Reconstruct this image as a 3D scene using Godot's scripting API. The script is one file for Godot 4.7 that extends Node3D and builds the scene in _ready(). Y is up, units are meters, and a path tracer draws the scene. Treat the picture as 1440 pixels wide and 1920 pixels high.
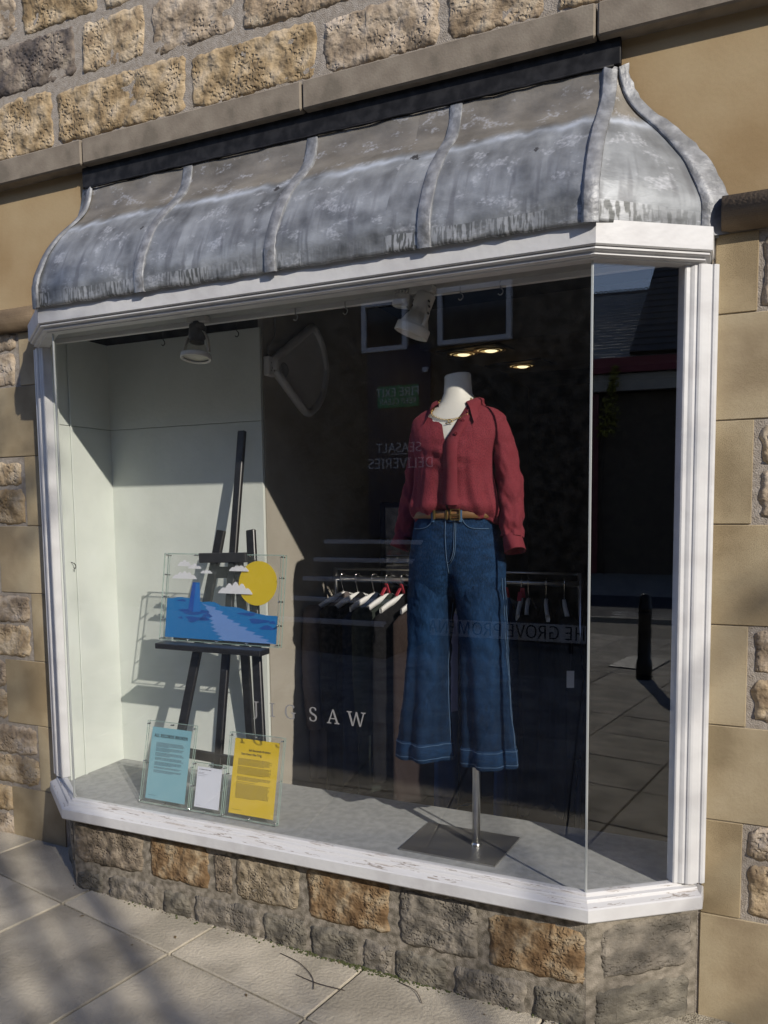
extends Node3D

# ---------------------------------------------------------------- helpers
var rng := RandomNumberGenerator.new()
var used := {}
var M := {}

func numbered(called: String) -> String:
	var n: int = used.get(called, 0)
	used[called] = n + 1
	return called if n == 0 else "%s_%03d" % [called, n]

func tag(o: Node, label := "", category := "", group := "", kind := "") -> void:
	if label: o.set_meta("label", label)
	if category: o.set_meta("category", category)
	if group: o.set_meta("group", group)
	if kind: o.set_meta("kind", kind)

func thing(called: String, label := "", category := "", at := Vector3.ZERO, group := "") -> Node3D:
	var o := Node3D.new()
	o.name = numbered(called)
	add_child(o)
	o.position = at
	tag(o, label, category, group)
	return o

func sub(called: String, parent: Node3D) -> Node3D:
	var o := Node3D.new()
	o.name = called
	parent.add_child(o, true)
	return o

func mk(smooth := false) -> SurfaceTool:
	var st := SurfaceTool.new()
	st.begin(Mesh.PRIMITIVE_TRIANGLES)
	st.set_smooth_group(0 if smooth else -1)
	return st

# commits the shape as one named mesh; points are given in world space and moved into the parent's space
func obj(called: String, st: SurfaceTool, mat: Material, parent: Node3D = null, normals := true) -> MeshInstance3D:
	if normals: st.generate_normals()
	var mi := MeshInstance3D.new()
	mi.mesh = st.commit()
	mi.material_override = null
	mi.mesh.surface_set_material(0, mat)
	if parent == null:
		mi.name = numbered(called)
		add_child(mi)
	else:
		mi.name = called
		parent.add_child(mi, true)
		var t := Vector3.ZERO
		var p: Node = parent
		while p is Node3D and p != self:
			t += (p as Node3D).position
			p = p.get_parent()
		mi.position = -t
	return mi

func tri(st: SurfaceTool, a: Vector3, b: Vector3, c: Vector3) -> void:   # counterclockwise as seen from the front
	st.add_vertex(a); st.add_vertex(c); st.add_vertex(b)

func quad(st: SurfaceTool, a: Vector3, b: Vector3, c: Vector3, d: Vector3) -> void:
	tri(st, a, b, c); tri(st, a, c, d)

func uquad(st: SurfaceTool, a: Vector3, b: Vector3, c: Vector3, d: Vector3) -> void:   # with uv: a lower left, b lower right, c upper right, d upper left
	var P := [a, c, b, a, d, c]
	var U := [Vector2(0, 1), Vector2(1, 0), Vector2(1, 1), Vector2(0, 1), Vector2(0, 0), Vector2(1, 0)]
	for i in 6:
		st.set_uv(U[i]); st.add_vertex(P[i])

func outw(st: SurfaceTool, pts: Array, centre: Vector3) -> void:
	var a: Vector3 = pts[0]; var b: Vector3 = pts[1]; var c: Vector3 = pts[2]
	var n := (b - a).cross(c - a)
	var rev := n.dot((a + b + c) / 3.0 - centre) < 0.0
	for i in range(1, pts.size() - 1):
		if rev: tri(st, pts[0], pts[i + 1], pts[i])
		else: tri(st, pts[0], pts[i], pts[i + 1])

func box(st: SurfaceTool, c: Vector3, s: Vector3, r := 0.0, b := Basis.IDENTITY) -> void:
	var h := s * 0.5
	r = minf(r, minf(h.x, minf(h.y, h.z)) * 0.9)
	if r <= 0.0:
		for ax in 3:
			for sg in [-1.0, 1.0]:
				var u := (ax + 1) % 3; var v := (ax + 2) % 3
				var pts := []
				for k in [[-1.0, -1.0], [1.0, -1.0], [1.0, 1.0], [-1.0, 1.0]]:
					var p := Vector3.ZERO
					p[ax] = h[ax] * sg; p[u] = h[u] * k[0]; p[v] = h[v] * k[1]
					pts.append(c + b * p)
				outw(st, pts, c)
		return
	var P := func(sx: float, sy: float, sz: float, ax: int) -> Vector3:
		var p := Vector3(sx * (h.x - r), sy * (h.y - r), sz * (h.z - r))
		p[ax] = [sx, sy, sz][ax] * h[ax]
		return c + b * p
	for ax in 3:
		for sg in [-1.0, 1.0]:
			var u := (ax + 1) % 3; var v := (ax + 2) % 3
			var pts := []
			for k in [[-1.0, -1.0], [1.0, -1.0], [1.0, 1.0], [-1.0, 1.0]]:
				var q := [0.0, 0.0, 0.0]
				q[ax] = sg; q[u] = k[0]; q[v] = k[1]
				pts.append(P.call(q[0], q[1], q[2], ax))
			outw(st, pts, c)
	for ax in 3:
		var u := (ax + 1) % 3; var v := (ax + 2) % 3
		for k in [[-1.0, -1.0], [1.0, -1.0], [1.0, 1.0], [-1.0, 1.0]]:
			var q0 := [0.0, 0.0, 0.0]; var q1 := [0.0, 0.0, 0.0]
			q0[ax] = -1.0; q1[ax] = 1.0
			q0[u] = k[0]; q1[u] = k[0]; q0[v] = k[1]; q1[v] = k[1]
			outw(st, [P.call(q0[0], q0[1], q0[2], u), P.call(q1[0], q1[1], q1[2], u), P.call(q1[0], q1[1], q1[2], v), P.call(q0[0], q0[1], q0[2], v)], c)
	for sx in [-1.0, 1.0]:
		for sy in [-1.0, 1.0]:
			for sz in [-1.0, 1.0]:
				outw(st, [P.call(sx, sy, sz, 0), P.call(sx, sy, sz, 1), P.call(sx, sy, sz, 2)], c)

func bar(st: SurfaceTool, a: Vector3, b: Vector3, w: float, d: float, side := Vector3(0, 0, 1), r := 0.0) -> void:   # w across, d along side
	var y := (b - a).normalized()
	var z := (side - y * side.dot(y)).normalized()
	var x := y.cross(z)
	box(st, (a + b) * 0.5, Vector3(w, a.distance_to(b), d), r, Basis(x, y, z))

func surf(st: SurfaceTool, rows: Array, closed := false, flip := false, vcol := []) -> void:
	# rows of points; uv runs along rows (u) and across rows (v)
	var R := rows.size()
	for i in R - 1:
		var A: PackedVector3Array = rows[i]; var B: PackedVector3Array = rows[i + 1]
		var n := A.size()
		var last := n if closed else n - 1
		for j in last:
			var k := (j + 1) % n
			var q := [[A[j], i, j, j], [A[k], i, k, j + 1], [B[k], i + 1, k, j + 1], [B[j], i + 1, j, j]]
			var order := [0, 2, 1, 0, 3, 2] if not flip else [0, 1, 2, 0, 2, 3]
			for o in order:
				var e = q[o]
				st.set_uv(Vector2(float(e[3]) / last, float(e[1]) / (R - 1)))
				if vcol.size():
					st.set_color(vcol[e[1]][e[2]])
				st.add_vertex(e[0])

func fan(st: SurfaceTool, ring: PackedVector3Array, flip := false) -> void:
	var c := Vector3.ZERO
	for p in ring: c += p
	c /= ring.size()
	for j in ring.size():
		var k := (j + 1) % ring.size()
		st.set_uv(Vector2.ZERO)
		if flip: tri(st, c, ring[k], ring[j])
		else: tri(st, c, ring[j], ring[k])

func tube(st: SurfaceTool, path: Array, radii, sides := 10, caps := true) -> void:
	var rows := []
	var up := Vector3(0.31, 0.2, 0.93)
	for i in path.size():
		var p: Vector3 = path[i]
		var a: Vector3 = path[maxi(i - 1, 0)]; var b: Vector3 = path[mini(i + 1, path.size() - 1)]
		var t := (b - a).normalized()
		up = (up - t * up.dot(t)).normalized()
		var w := t.cross(up)
		var r: float = radii[i] if radii is Array else radii
		var ring := PackedVector3Array()
		for k in sides:
			var an := TAU * k / sides
			ring.append(p + (up * cos(an) + w * sin(an)) * r)
		rows.append(ring)
	surf(st, rows, true)
	if caps:
		fan(st, rows[0], true); fan(st, rows[-1])

func lathe(st: SurfaceTool, at: Vector3, axis: Vector3, prof: Array, sides := 20) -> void:   # prof: [radius, distance along axis]
	var t := axis.normalized()
	var u := t.cross(Vector3(0.3, 0.1, 0.95) if absf(t.z) < 0.8 else Vector3(1, 0.2, 0)).normalized()
	var w := t.cross(u)
	var rows := []
	for e in prof:
		var ring := PackedVector3Array()
		for k in sides:
			var an := TAU * k / sides
			ring.append(at + t * float(e[1]) + (u * cos(an) + w * sin(an)) * float(e[0]))
		rows.append(ring)
	surf(st, rows, true)

func cyl(st: SurfaceTool, a: Vector3, b: Vector3, r: float, sides := 12) -> void:
	var l := a.distance_to(b)
	lathe(st, a, b - a, [[0.0, 0.0], [r, 0.0], [r, l], [0.0, l]], sides)

func prism(st: SurfaceTool, poly: PackedVector2Array, x: Vector3, y: Vector3, o: Vector3, depth: float) -> void:   # flat outline given real thickness; z = x cross y towards the front
	var z := x.cross(y).normalized()
	var ix := Geometry2D.triangulate_polygon(poly)
	var f := func(p: Vector2, d: float) -> Vector3: return o + x * p.x + y * p.y + z * d
	var cw := Geometry2D.is_polygon_clockwise(poly)
	for i in range(0, ix.size(), 3):
		var a := poly[ix[i]]; var b := poly[ix[i + 1]]; var c := poly[ix[i + 2]]
		if (b - a).cross(c - a) < 0.0:
			var t := b; b = c; c = t
		tri(st, f.call(a, depth), f.call(b, depth), f.call(c, depth))
		tri(st, f.call(a, 0.0), f.call(c, 0.0), f.call(b, 0.0))
	for i in poly.size():
		var a := poly[i]; var b := poly[(i + 1) % poly.size()]
		if cw:
			var t := a; a = b; b = t
		quad(st, f.call(a, 0.0), f.call(b, 0.0), f.call(b, depth), f.call(a, depth))

func sweep(st: SurfaceTool, path: Array, prof: Array, close_ends := true) -> void:
	# path: plan points (x, z) going left to right as seen from outside; prof: (outward, y), listed from top inner round the front to bottom inner
	var rows := []
	for i in path.size():
		var p: Vector2 = path[i]
		var d0: Vector2 = (path[i] - path[i - 1]).normalized() if i > 0 else (path[1] - path[0]).normalized()
		var d1: Vector2 = (path[i + 1] - path[i]).normalized() if i < path.size() - 1 else d0
		var n0 := Vector2(-d0.y, d0.x); var n1 := Vector2(-d1.y, d1.x)
		var m := (n0 + n1).normalized()
		m /= maxf(0.3, m.dot(n0))
		var ring := PackedVector3Array()
		for e in prof:
			ring.append(Vector3(p.x + m.x * e[0], e[1], p.y + m.y * e[0]))
		rows.append(ring)
	surf(st, rows, true, true)
	if close_ends:
		fan(st, rows[0], false); fan(st, rows[-1], true)

func clean(poly: Array) -> PackedVector2Array:
	var o := PackedVector2Array()
	for p in poly: o.append(Vector2(p[0], p[1]))
	return o

func spline(pts: Array, n: int) -> Array:   # Catmull-Rom through the points (floats, Vector2 or Vector3)
	var out := []
	for i in n:
		var t := float(i) / (n - 1) * (pts.size() - 1)
		var k := mini(int(t), pts.size() - 2)
		var f := t - k
		var a = pts[maxi(k - 1, 0)]; var b = pts[k]; var c = pts[k + 1]; var d = pts[mini(k + 2, pts.size() - 1)]
		out.append(0.5 * (2.0 * b + (c - a) * f + (2.0 * a - 5.0 * b + 4.0 * c - d) * f * f + (3.0 * b - a - 3.0 * c + d) * f * f * f))
	return out

func noise(sd: int, freq: float, oct := 4, type := FastNoiseLite.TYPE_SIMPLEX_SMOOTH) -> FastNoiseLite:
	var n := FastNoiseLite.new()
	n.seed = sd; n.frequency = freq; n.fractal_octaves = oct; n.noise_type = type
	n.fractal_type = FastNoiseLite.FRACTAL_FBM if oct > 1 else FastNoiseLite.FRACTAL_NONE
	return n

# ---------------------------------------------------------------- materials
func lin(r: float, g: float, b: float) -> Color:
	return Color(r, g, b).linear_to_srgb()

func ntex(sd: int, freq: float, oct: int, stops: Array, size := 512, type := FastNoiseLite.TYPE_SIMPLEX_SMOOTH) -> NoiseTexture2D:
	var t := NoiseTexture2D.new()
	t.width = size; t.height = size; t.seamless = true; t.generate_mipmaps = false
	t.noise = noise(sd, freq, oct, type)
	if stops.size():
		var g := Gradient.new()
		var off := PackedFloat32Array(); var col := PackedColorArray()
		for s in stops:
			off.append(s[0]); col.append(s[1])
		g.offsets = off; g.colors = col
		t.color_ramp = g
	return t

var grain: NoiseTexture2D
var grain_soft: NoiseTexture2D
var rough_height: NoiseTexture2D
var fine_height: NoiseTexture2D
var stone_height: ImageTexture

func mat(color: Color, rough := 0.7, metal := 0.0, spec := 0.5) -> StandardMaterial3D:
	var m := StandardMaterial3D.new()
	m.albedo_color = color; m.roughness = rough; m.metallic = metal; m.metallic_specular = spec
	return m

func tri_mat(tex: Texture2D, scale: float, rough: float, height: Texture2D = null, h := 0.0, det: Texture2D = null, dscale := 6.0, off := Vector3.ZERO) -> StandardMaterial3D:
	var m := StandardMaterial3D.new()
	m.albedo_texture = tex
	m.uv1_triplanar = true; m.uv1_world_triplanar = true
	m.uv1_scale = Vector3.ONE * scale; m.uv1_offset = off
	m.roughness = rough; m.metallic_specular = 0.35
	if height:
		m.heightmap_enabled = true; m.heightmap_texture = height; m.heightmap_scale = h
	if det:
		m.detail_enabled = true; m.detail_albedo = det; m.detail_blend_mode = BaseMaterial3D.BLEND_MODE_MUL
		m.detail_uv_layer = BaseMaterial3D.DETAIL_UV_2
		m.uv2_triplanar = true; m.uv2_world_triplanar = true; m.uv2_scale = Vector3.ONE * dscale
	return m

func glass_mat(a: float, tint := Color(0.9, 0.95, 0.93)) -> StandardMaterial3D:
	var m := StandardMaterial3D.new()
	m.transparency = BaseMaterial3D.TRANSPARENCY_ALPHA
	m.albedo_color = Color(tint.r, tint.g, tint.b, a)
	m.roughness = 0.0; m.metallic_specular = 0.5
	return m

func materials() -> void:
	grain = ntex(91, 0.11, 3, [[0.0, Color(0.62, 0.60, 0.58)], [0.45, Color(0.93, 0.93, 0.92)], [0.6, Color(1, 1, 1)], [1.0, Color(1, 0.99, 0.97)]])
	grain_soft = ntex(92, 0.17, 4, [[0.0, Color(0.86, 0.85, 0.84)], [0.5, Color(0.97, 0.97, 0.97)], [1.0, Color(1, 1, 1)]])
	rough_height = ntex(93, 0.045, 5, [])
	# split stone: broad facets, grit and clusters of small pits
	var sh := Image.create(640, 640, false, Image.FORMAT_RGB8)
	var fa := noise(95, 0.02, 5); var fb := noise(96, 0.075, 1, FastNoiseLite.TYPE_CELLULAR); var fc := noise(97, 0.006, 2); var fd := noise(98, 0.011, 4)
	fb.cellular_return_type = FastNoiseLite.RETURN_DISTANCE
	for y in 640:
		for x in 640:
			var bx := minf(1.0, minf(x, 639 - x) / 40.0) * minf(1.0, minf(y, 639 - y) / 40.0)
			var pit := fb.get_noise_2d(x + 9.0 * fa.get_noise_2d(x * 2.0, y * 2.0), y) + 1.0
			var where := smoothstep(-0.12, 0.25, fc.get_noise_2d(x, y)) * bx
			var h := clampf(0.6 + 0.55 * fa.get_noise_2d(x, y) + 0.35 * absf(fd.get_noise_2d(x, y * 1.8)) - 0.5 * (1.0 - smoothstep(0.1, 0.36, pit)) * where, 0.0, 1.0)
			sh.set_pixel(x, y, Color(h, h, h))
	stone_height = ImageTexture.create_from_image(sh)
	fine_height = ntex(94, 0.16, 3, [])
	var stone := []
	var tones := [
		[[0.250, 0.178, 0.098], [0.458, 0.348, 0.210], [0.587, 0.479, 0.336]],
		[[0.287, 0.212, 0.133], [0.513, 0.402, 0.262], [0.635, 0.534, 0.395]],
		[[0.262, 0.206, 0.148], [0.476, 0.388, 0.288], [0.611, 0.527, 0.428]],
		[[0.073, 0.065, 0.066], [0.195, 0.161, 0.133], [0.439, 0.373, 0.295]],
		[[0.244, 0.187, 0.125], [0.439, 0.341, 0.236], [0.562, 0.476, 0.354]]]
	for i in tones.size():
		var t: Array = tones[i]
		var tex := ntex(100 + i, 0.012, 5, [[0.22, lin(t[0][0], t[0][1], t[0][2])], [0.5, lin(t[1][0], t[1][1], t[1][2])], [0.78, lin(t[2][0], t[2][1], t[2][2])]])
		stone.append(tri_mat(tex, 1.1, 0.93, stone_height, 1.25, grain, 5.0, Vector3(i * 0.37, i * 0.21, i * 0.53)))
	M.stone = stone
	var dark := []
	tones = [
		[[0.120, 0.100, 0.075], [0.228, 0.188, 0.144], [0.348, 0.294, 0.225]],
		[[0.144, 0.088, 0.044], [0.276, 0.188, 0.106], [0.384, 0.312, 0.213]],
		[[0.102, 0.094, 0.081], [0.186, 0.169, 0.144], [0.300, 0.269, 0.225]],
		[[0.168, 0.138, 0.094], [0.300, 0.250, 0.181], [0.408, 0.350, 0.263]],
		[[0.084, 0.077, 0.065], [0.156, 0.144, 0.119], [0.252, 0.231, 0.188]]]
	for i in tones.size():
		var t: Array = tones[i]
		var tex := ntex(120 + i, 0.016, 5, [[0.22, lin(t[0][0], t[0][1], t[0][2])], [0.5, lin(t[1][0], t[1][1], t[1][2])], [0.8, lin(t[2][0], t[2][1], t[2][2])]])
		dark.append(tri_mat(tex, 1.5, 0.94, stone_height, 1.1, grain, 6.0, Vector3(i * 0.31, i * 0.17, i * 0.71)))
	M.plinth = dark
	var ash := []
	tones = [
		[[0.307, 0.241, 0.147], [0.412, 0.332, 0.209], [0.474, 0.393, 0.255]],
		[[0.325, 0.259, 0.168], [0.430, 0.354, 0.234], [0.492, 0.418, 0.287]],
		[[0.289, 0.231, 0.145], [0.391, 0.320, 0.207], [0.461, 0.386, 0.261]]]
	for i in tones.size():
		var t: Array = tones[i]
		var tex := ntex(140 + i, 0.006, 6, [[0.2, lin(t[0][0], t[0][1], t[0][2])], [0.5, lin(t[1][0], t[1][1], t[1][2])], [0.8, lin(t[2][0], t[2][1], t[2][2])]])
		ash.append(tri_mat(tex, 0.8, 0.9, fine_height, 0.04, grain, 5.5, Vector3(i * 0.43, i * 0.27, i * 0.61)))
	M.ashlar = ash
	M.band = tri_mat(ntex(145, 0.005, 6, [[0.2, lin(0.34, 0.24, 0.125)], [0.5, lin(0.39, 0.287, 0.16)], [0.8, lin(0.43, 0.33, 0.192)]]), 0.7, 0.9, fine_height, 0.03, grain_soft, 4.0)
	M.course = tri_mat(ntex(146, 0.012, 5, [[0.2, lin(0.19, 0.165, 0.13)], [0.4, lin(0.235, 0.2, 0.158)], [0.75, lin(0.285, 0.247, 0.196)]]), 1.2, 0.92, fine_height, 0.05, grain_soft, 5.0)
	M.moulding = tri_mat(ntex(147, 0.01, 5, [[0.25, lin(0.115, 0.085, 0.058)], [0.5, lin(0.185, 0.14, 0.095)], [0.75, lin(0.26, 0.2, 0.14)]]), 1.0, 0.92, fine_height, 0.2, grain, 5.0)
	M.mortar = tri_mat(ntex(150, 0.03, 5, [[0.2, lin(0.31, 0.272, 0.225)], [0.5, lin(0.36, 0.32, 0.272)], [0.8, lin(0.41, 0.37, 0.32)]]), 2.0, 0.96, fine_height, 0.22, grain_soft, 7.0)
	M.dark_mortar = tri_mat(ntex(151, 0.025, 5, [[0.2, lin(0.13, 0.115, 0.09)], [0.5, lin(0.23, 0.205, 0.165)], [0.8, lin(0.33, 0.295, 0.245)]]), 2.0, 0.96, fine_height, 0.2, grain_soft, 7.0)
	var slab := []
	for i in 3:
		var k: float = [1.0, 0.93, 1.06][i]
		var tex := ntex(160 + i, 0.007, 6, [[0.25, lin(0.44 * k, 0.4 * k, 0.315 * k)], [0.48, lin(0.56 * k, 0.51 * k, 0.405 * k)], [0.75, lin(0.67 * k, 0.61 * k, 0.485 * k)]])
		slab.append(tri_mat(tex, 0.7, 0.9, fine_height, 0.26, ntex(170 + i, 0.2, 2, [[0.0, Color(0.3, 0.29, 0.28)], [0.4, Color(0.72, 0.71, 0.7)], [0.55, Color(0.97, 0.97, 0.97)], [1.0, Color(1, 1, 1)]]), 3.3, Vector3(i * 0.3, 0, i * 0.41)))
	M.slab = slab
	M.joint = tri_mat(ntex(165, 0.03, 5, [[0.2, lin(0.22, 0.195, 0.145)], [0.6, lin(0.37, 0.335, 0.26)]]), 1.5, 0.96, fine_height, 0.5)
	M.white = tri_mat(ntex(180, 0.01, 5, [[0.2, lin(0.52, 0.52, 0.525)], [0.5, lin(0.57, 0.575, 0.58)], [0.8, lin(0.6, 0.605, 0.61)]]), 1.3, 0.42, rough_height, 0.05)
	M.white.metallic_specular = 0.45
	M.black_paint = mat(lin(0.012, 0.012, 0.013), 0.45)
	M.steel = mat(lin(0.52, 0.52, 0.5), 0.28, 1.0)
	M.plate = mat(lin(0.34, 0.34, 0.33), 0.38, 0.85)
	M.plate.heightmap_enabled = true
	M.plate.heightmap_texture = fine_height; M.plate.heightmap_scale = 0.01
	M.plate.uv1_triplanar = true; M.plate.uv1_world_triplanar = true; M.plate.uv1_scale = Vector3(0.6, 8, 8)
	M.chrome = mat(lin(0.6, 0.6, 0.58), 0.16, 1.0)
	M.gold = mat(lin(0.62, 0.44, 0.16), 0.28, 1.0)
	M.panel = tri_mat(ntex(190, 0.006, 5, [[0.2, lin(0.58, 0.62, 0.575)], [0.8, lin(0.63, 0.67, 0.625)]]), 0.9, 0.7, rough_height, 0.04)
	M.beige = tri_mat(ntex(191, 0.006, 5, [[0.2, lin(0.33, 0.305, 0.255)], [0.8, lin(0.37, 0.345, 0.292)]]), 0.9, 0.8)
	M.bed = tri_mat(ntex(192, 0.035, 6, [[0.2, lin(0.285, 0.298, 0.292)], [0.5, lin(0.325, 0.337, 0.331)], [0.8, lin(0.365, 0.377, 0.37)]]), 1.2, 0.62, fine_height, 0.05, grain_soft, 5.0)
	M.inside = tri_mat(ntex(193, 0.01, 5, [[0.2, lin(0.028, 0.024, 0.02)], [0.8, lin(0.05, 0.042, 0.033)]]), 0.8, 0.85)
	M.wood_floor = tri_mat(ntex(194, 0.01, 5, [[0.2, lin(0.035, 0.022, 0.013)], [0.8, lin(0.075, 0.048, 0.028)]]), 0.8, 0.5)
	M.board_grey = mat(lin(0.30, 0.31, 0.30), 0.7)
	M.dim_white = mat(lin(0.62, 0.62, 0.6), 0.5)
	var clear := Image.create(4, 4, false, Image.FORMAT_RGB8)
	clear.fill(Color.WHITE)
	M.glass = StandardMaterial3D.new()      # plate glass with a faint mirror coat
	M.glass.transparency = BaseMaterial3D.TRANSPARENCY_ALPHA
	M.glass.albedo_texture = ImageTexture.create_from_image(clear)
	M.glass.albedo_color = Color(0.97, 0.985, 1.0, 0.062)
	M.glass.metallic = 1.0; M.glass.roughness = 0.0
	M.acrylic = glass_mat(0.012, Color(0.85, 0.92, 0.9))
	M.edge = glass_mat(0.5, Color(0.62, 0.72, 0.68))
	M.strip = mat(lin(0.5, 0.53, 0.52), 0.3, 0.3)
	# lead: grey sheet with tan dirt high up, a pale tide line and white runs along the lower edge
	var W := 1024; var H := 512
	var im := Image.create(W, H, false, Image.FORMAT_RGB8)
	var n1 := noise(1, 0.006, 5); var n2 := noise(2, 0.02, 4); var n3 := noise(3, 0.06, 3); var n4 := noise(4, 0.012, 3); var n5 := noise(5, 0.011, 4)
	var hi := Image.create(W, H, false, Image.FORMAT_RGB8)
	for y in H:
		var v := float(y) / H          # 0 at the wall, 1 at the lip
		for x in W:
			var a := n1.get_noise_2d(x, y * 1.6)
			var b := n2.get_noise_2d(x * 1.2, y * 0.45)
			var g := 0.225 + 0.12 * a + 0.085 * b + 0.11 * n4.get_noise_2d(x * 0.5, y * 0.5 + 300.0)
			var c := Vector3(g * 0.93, g * 0.99, g * 1.04)
			var tide := 0.36 + 0.035 * n4.get_noise_2d(x, 10.0)
			var up := clampf((tide - v) / 0.05, 0.0, 1.0)
			c = c.lerp(Vector3(0.19, 0.168, 0.132) * (1.0 + 0.5 * a), up * 0.85)
			var line := exp(-pow((v - tide - 0.02) / 0.022, 2.0)) * clampf(0.55 + a, 0.0, 1.0)
			c = c.lerp(Vector3(0.52, 0.57, 0.64), line * 0.8)
			# pale blooms
			var bl := clampf((n5.get_noise_2d(x + 500.0, y * 1.25 + 70.0) + 0.4 * n3.get_noise_2d(x * 1.4, y * 1.4) - 0.30) * 3.6, 0.0, 1.0) * (0.55 + 0.6 * n3.get_noise_2d(x * 2.0, y * 2.0))
			c = c.lerp(Vector3(0.56, 0.58, 0.62), bl * 0.6)
			# dark runs
			var run := clampf((n3.get_noise_2d(x * 0.62, y * 0.045 + 30.0) - 0.16) * 3.2, 0.0, 1.0) * smoothstep(0.5, 0.66, v)
			c = c.lerp(Vector3(0.12, 0.125, 0.135), run * 0.62)
			# lower strip: chalky drips
			if v > 0.845:
				var dr := n3.get_noise_2d(x * 2.3, y * 0.22) + 0.35 * n1.get_noise_2d(x, 5.0)
				var w := clampf((dr + 0.10) * 4.5, 0.0, 1.0)
				var fade := clampf(0.45 + n4.get_noise_2d(x * 0.6, 200.0) * 1.6, 0.1, 1.0)
				c = c.lerp(Vector3(0.085, 0.09, 0.085), (1.0 - w) * 0.8 * fade)
				c = c.lerp(Vector3(0.5, 0.52, 0.54), w * 0.55 * fade)
			for sp in [[697.0, 205.0, 7.0], [20.0, 190.0, 8.0], [28.0, 200.0, 5.0], [330.0, 260.0, 4.0]]:
				var rr := Vector2(x - sp[0], (y - sp[1]) * 0.8).length() + 5.0 * n3.get_noise_2d(x * 2.0, y * 2.0)
				if rr < sp[2]: c = Vector3(0.05, 0.05, 0.052)
			if v > 0.975: c = c.lerp(Vector3(0.09, 0.11, 0.08), 0.6)
			im.set_pixel(x, y, lin(clampf(c.x, 0, 1), clampf(c.y, 0, 1), clampf(c.z, 0, 1)))
			var hh := 0.5 + 0.25 * n1.get_noise_2d(x * 0.8, y * 0.9) + 0.12 * n3.get_noise_2d(x, y)
			hi.set_pixel(x, y, Color(hh, hh, hh))
	M.lead = mat(Color.WHITE, 0.5, 0.2)
	M.lead.albedo_texture = ImageTexture.create_from_image(im)
	M.lead.heightmap_enabled = true; M.lead.heightmap_texture = ImageTexture.create_from_image(hi); M.lead.heightmap_scale = 0.35
	M.lead_roll = tri_mat(ntex(200, 0.02, 5, [[0.25, lin(0.14, 0.145, 0.152)], [0.5, lin(0.205, 0.212, 0.224)], [0.75, lin(0.33, 0.342, 0.36)]]), 1.5, 0.5, rough_height, 0.25)
	M.lead_roll.metallic = 0.2
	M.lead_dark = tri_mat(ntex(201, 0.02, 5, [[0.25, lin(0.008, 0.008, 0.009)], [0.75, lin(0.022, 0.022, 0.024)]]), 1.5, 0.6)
	# sill paint: white with cracked, flaking lines lengthways
	W = 1024; H = 128
	im = Image.create(W, H, false, Image.FORMAT_RGB8)
	n1 = noise(11, 0.02, 5); n2 = noise(12, 0.009, 2)
	for y in H:
		for x in W:
			var a := n1.get_noise_2d(x * 0.32, y * 1.7)
			var zone := n2.get_noise_2d(x * 0.8, y * 2.0)
			var c := Vector3(0.59, 0.59, 0.59) * (0.97 + 0.05 * a)
			if absf(a) < 0.035 and zone > 0.05: c = Vector3(0.22, 0.19, 0.165)
			if a > 0.34 and zone > 0.18: c = Vector3(0.3, 0.265, 0.235)
			c = c.lerp(Vector3(0.55, 0.52, 0.49), clampf(zone * 0.5, 0.0, 0.3))
			im.set_pixel(x, y, lin(c.x, c.y, c.z))
	M.flaking = mat(Color.WHITE, 0.55)
	M.flaking.albedo_texture = ImageTexture.create_from_image(im)
	# denim
	W = 384; H = 768
	im = Image.create(W, H, false, Image.FORMAT_RGB8)
	n1 = noise(21, 0.012, 4); n2 = noise(22, 0.24, 3)
	for y in H:
		for x in W:
			var th := n2.get_noise_2d(x * 1.2, y * 0.07) * 0.5 + n2.get_noise_2d(x * 0.2 + 400.0, y * 0.9) * 0.22
			var a := n1.get_noise_2d(x * 1.3, y * 0.7)
			var k := clampf(0.95 + 1.25 * th + 0.35 * a, 0.2, 2.2)
			var c := Vector3(0.012, 0.044, 0.105) * k + Vector3(0.02, 0.025, 0.03) * maxf(0.0, th)
			im.set_pixel(x, y, lin(c.x, c.y, c.z))
	M.denim = mat(Color(0.9, 0.9, 0.92), 0.88, 0.0, 0.25)
	M.denim.albedo_texture = ImageTexture.create_from_image(im)
	M.denim.uv1_scale = Vector3(2, 1.5, 1)
	M.denim.vertex_color_use_as_albedo = true
	M.denim.heightmap_enabled = true; M.denim.heightmap_texture = M.denim.albedo_texture; M.denim.heightmap_scale = 0.12
	M.denim_hem = M.denim.duplicate()
	M.denim_hem.albedo_color = Color(0.80, 0.82, 0.84)
	M.denim_edge = mat(lin(0.04, 0.105, 0.2), 0.9)
	M.stitch = mat(lin(0.07, 0.125, 0.2), 0.9)
	# linen shirt
	M.linen = mat(lin(0.19, 0.032, 0.042), 0.85, 0.0, 0.25)
	M.linen.rim_enabled = true; M.linen.rim = 0.25; M.linen.rim_tint = 0.7
	M.linen.albedo_texture = ntex(210, 0.06, 4, [[0.2, Color(0.8, 0.78, 0.8)], [0.6, Color(1, 1, 1)]], 512)
	M.linen.uv1_scale = Vector3(6, 2.0, 1)
	M.linen.heightmap_enabled = true; M.linen.heightmap_texture = ntex(211, 0.02, 5, []); M.linen.heightmap_scale = 0.05
	M.linen_inner = mat(lin(0.075, 0.008, 0.014), 0.9)
	M.body = mat(lin(0.62, 0.61, 0.55), 0.55)
	M.leather = mat(lin(0.17, 0.085, 0.03), 0.5)

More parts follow.
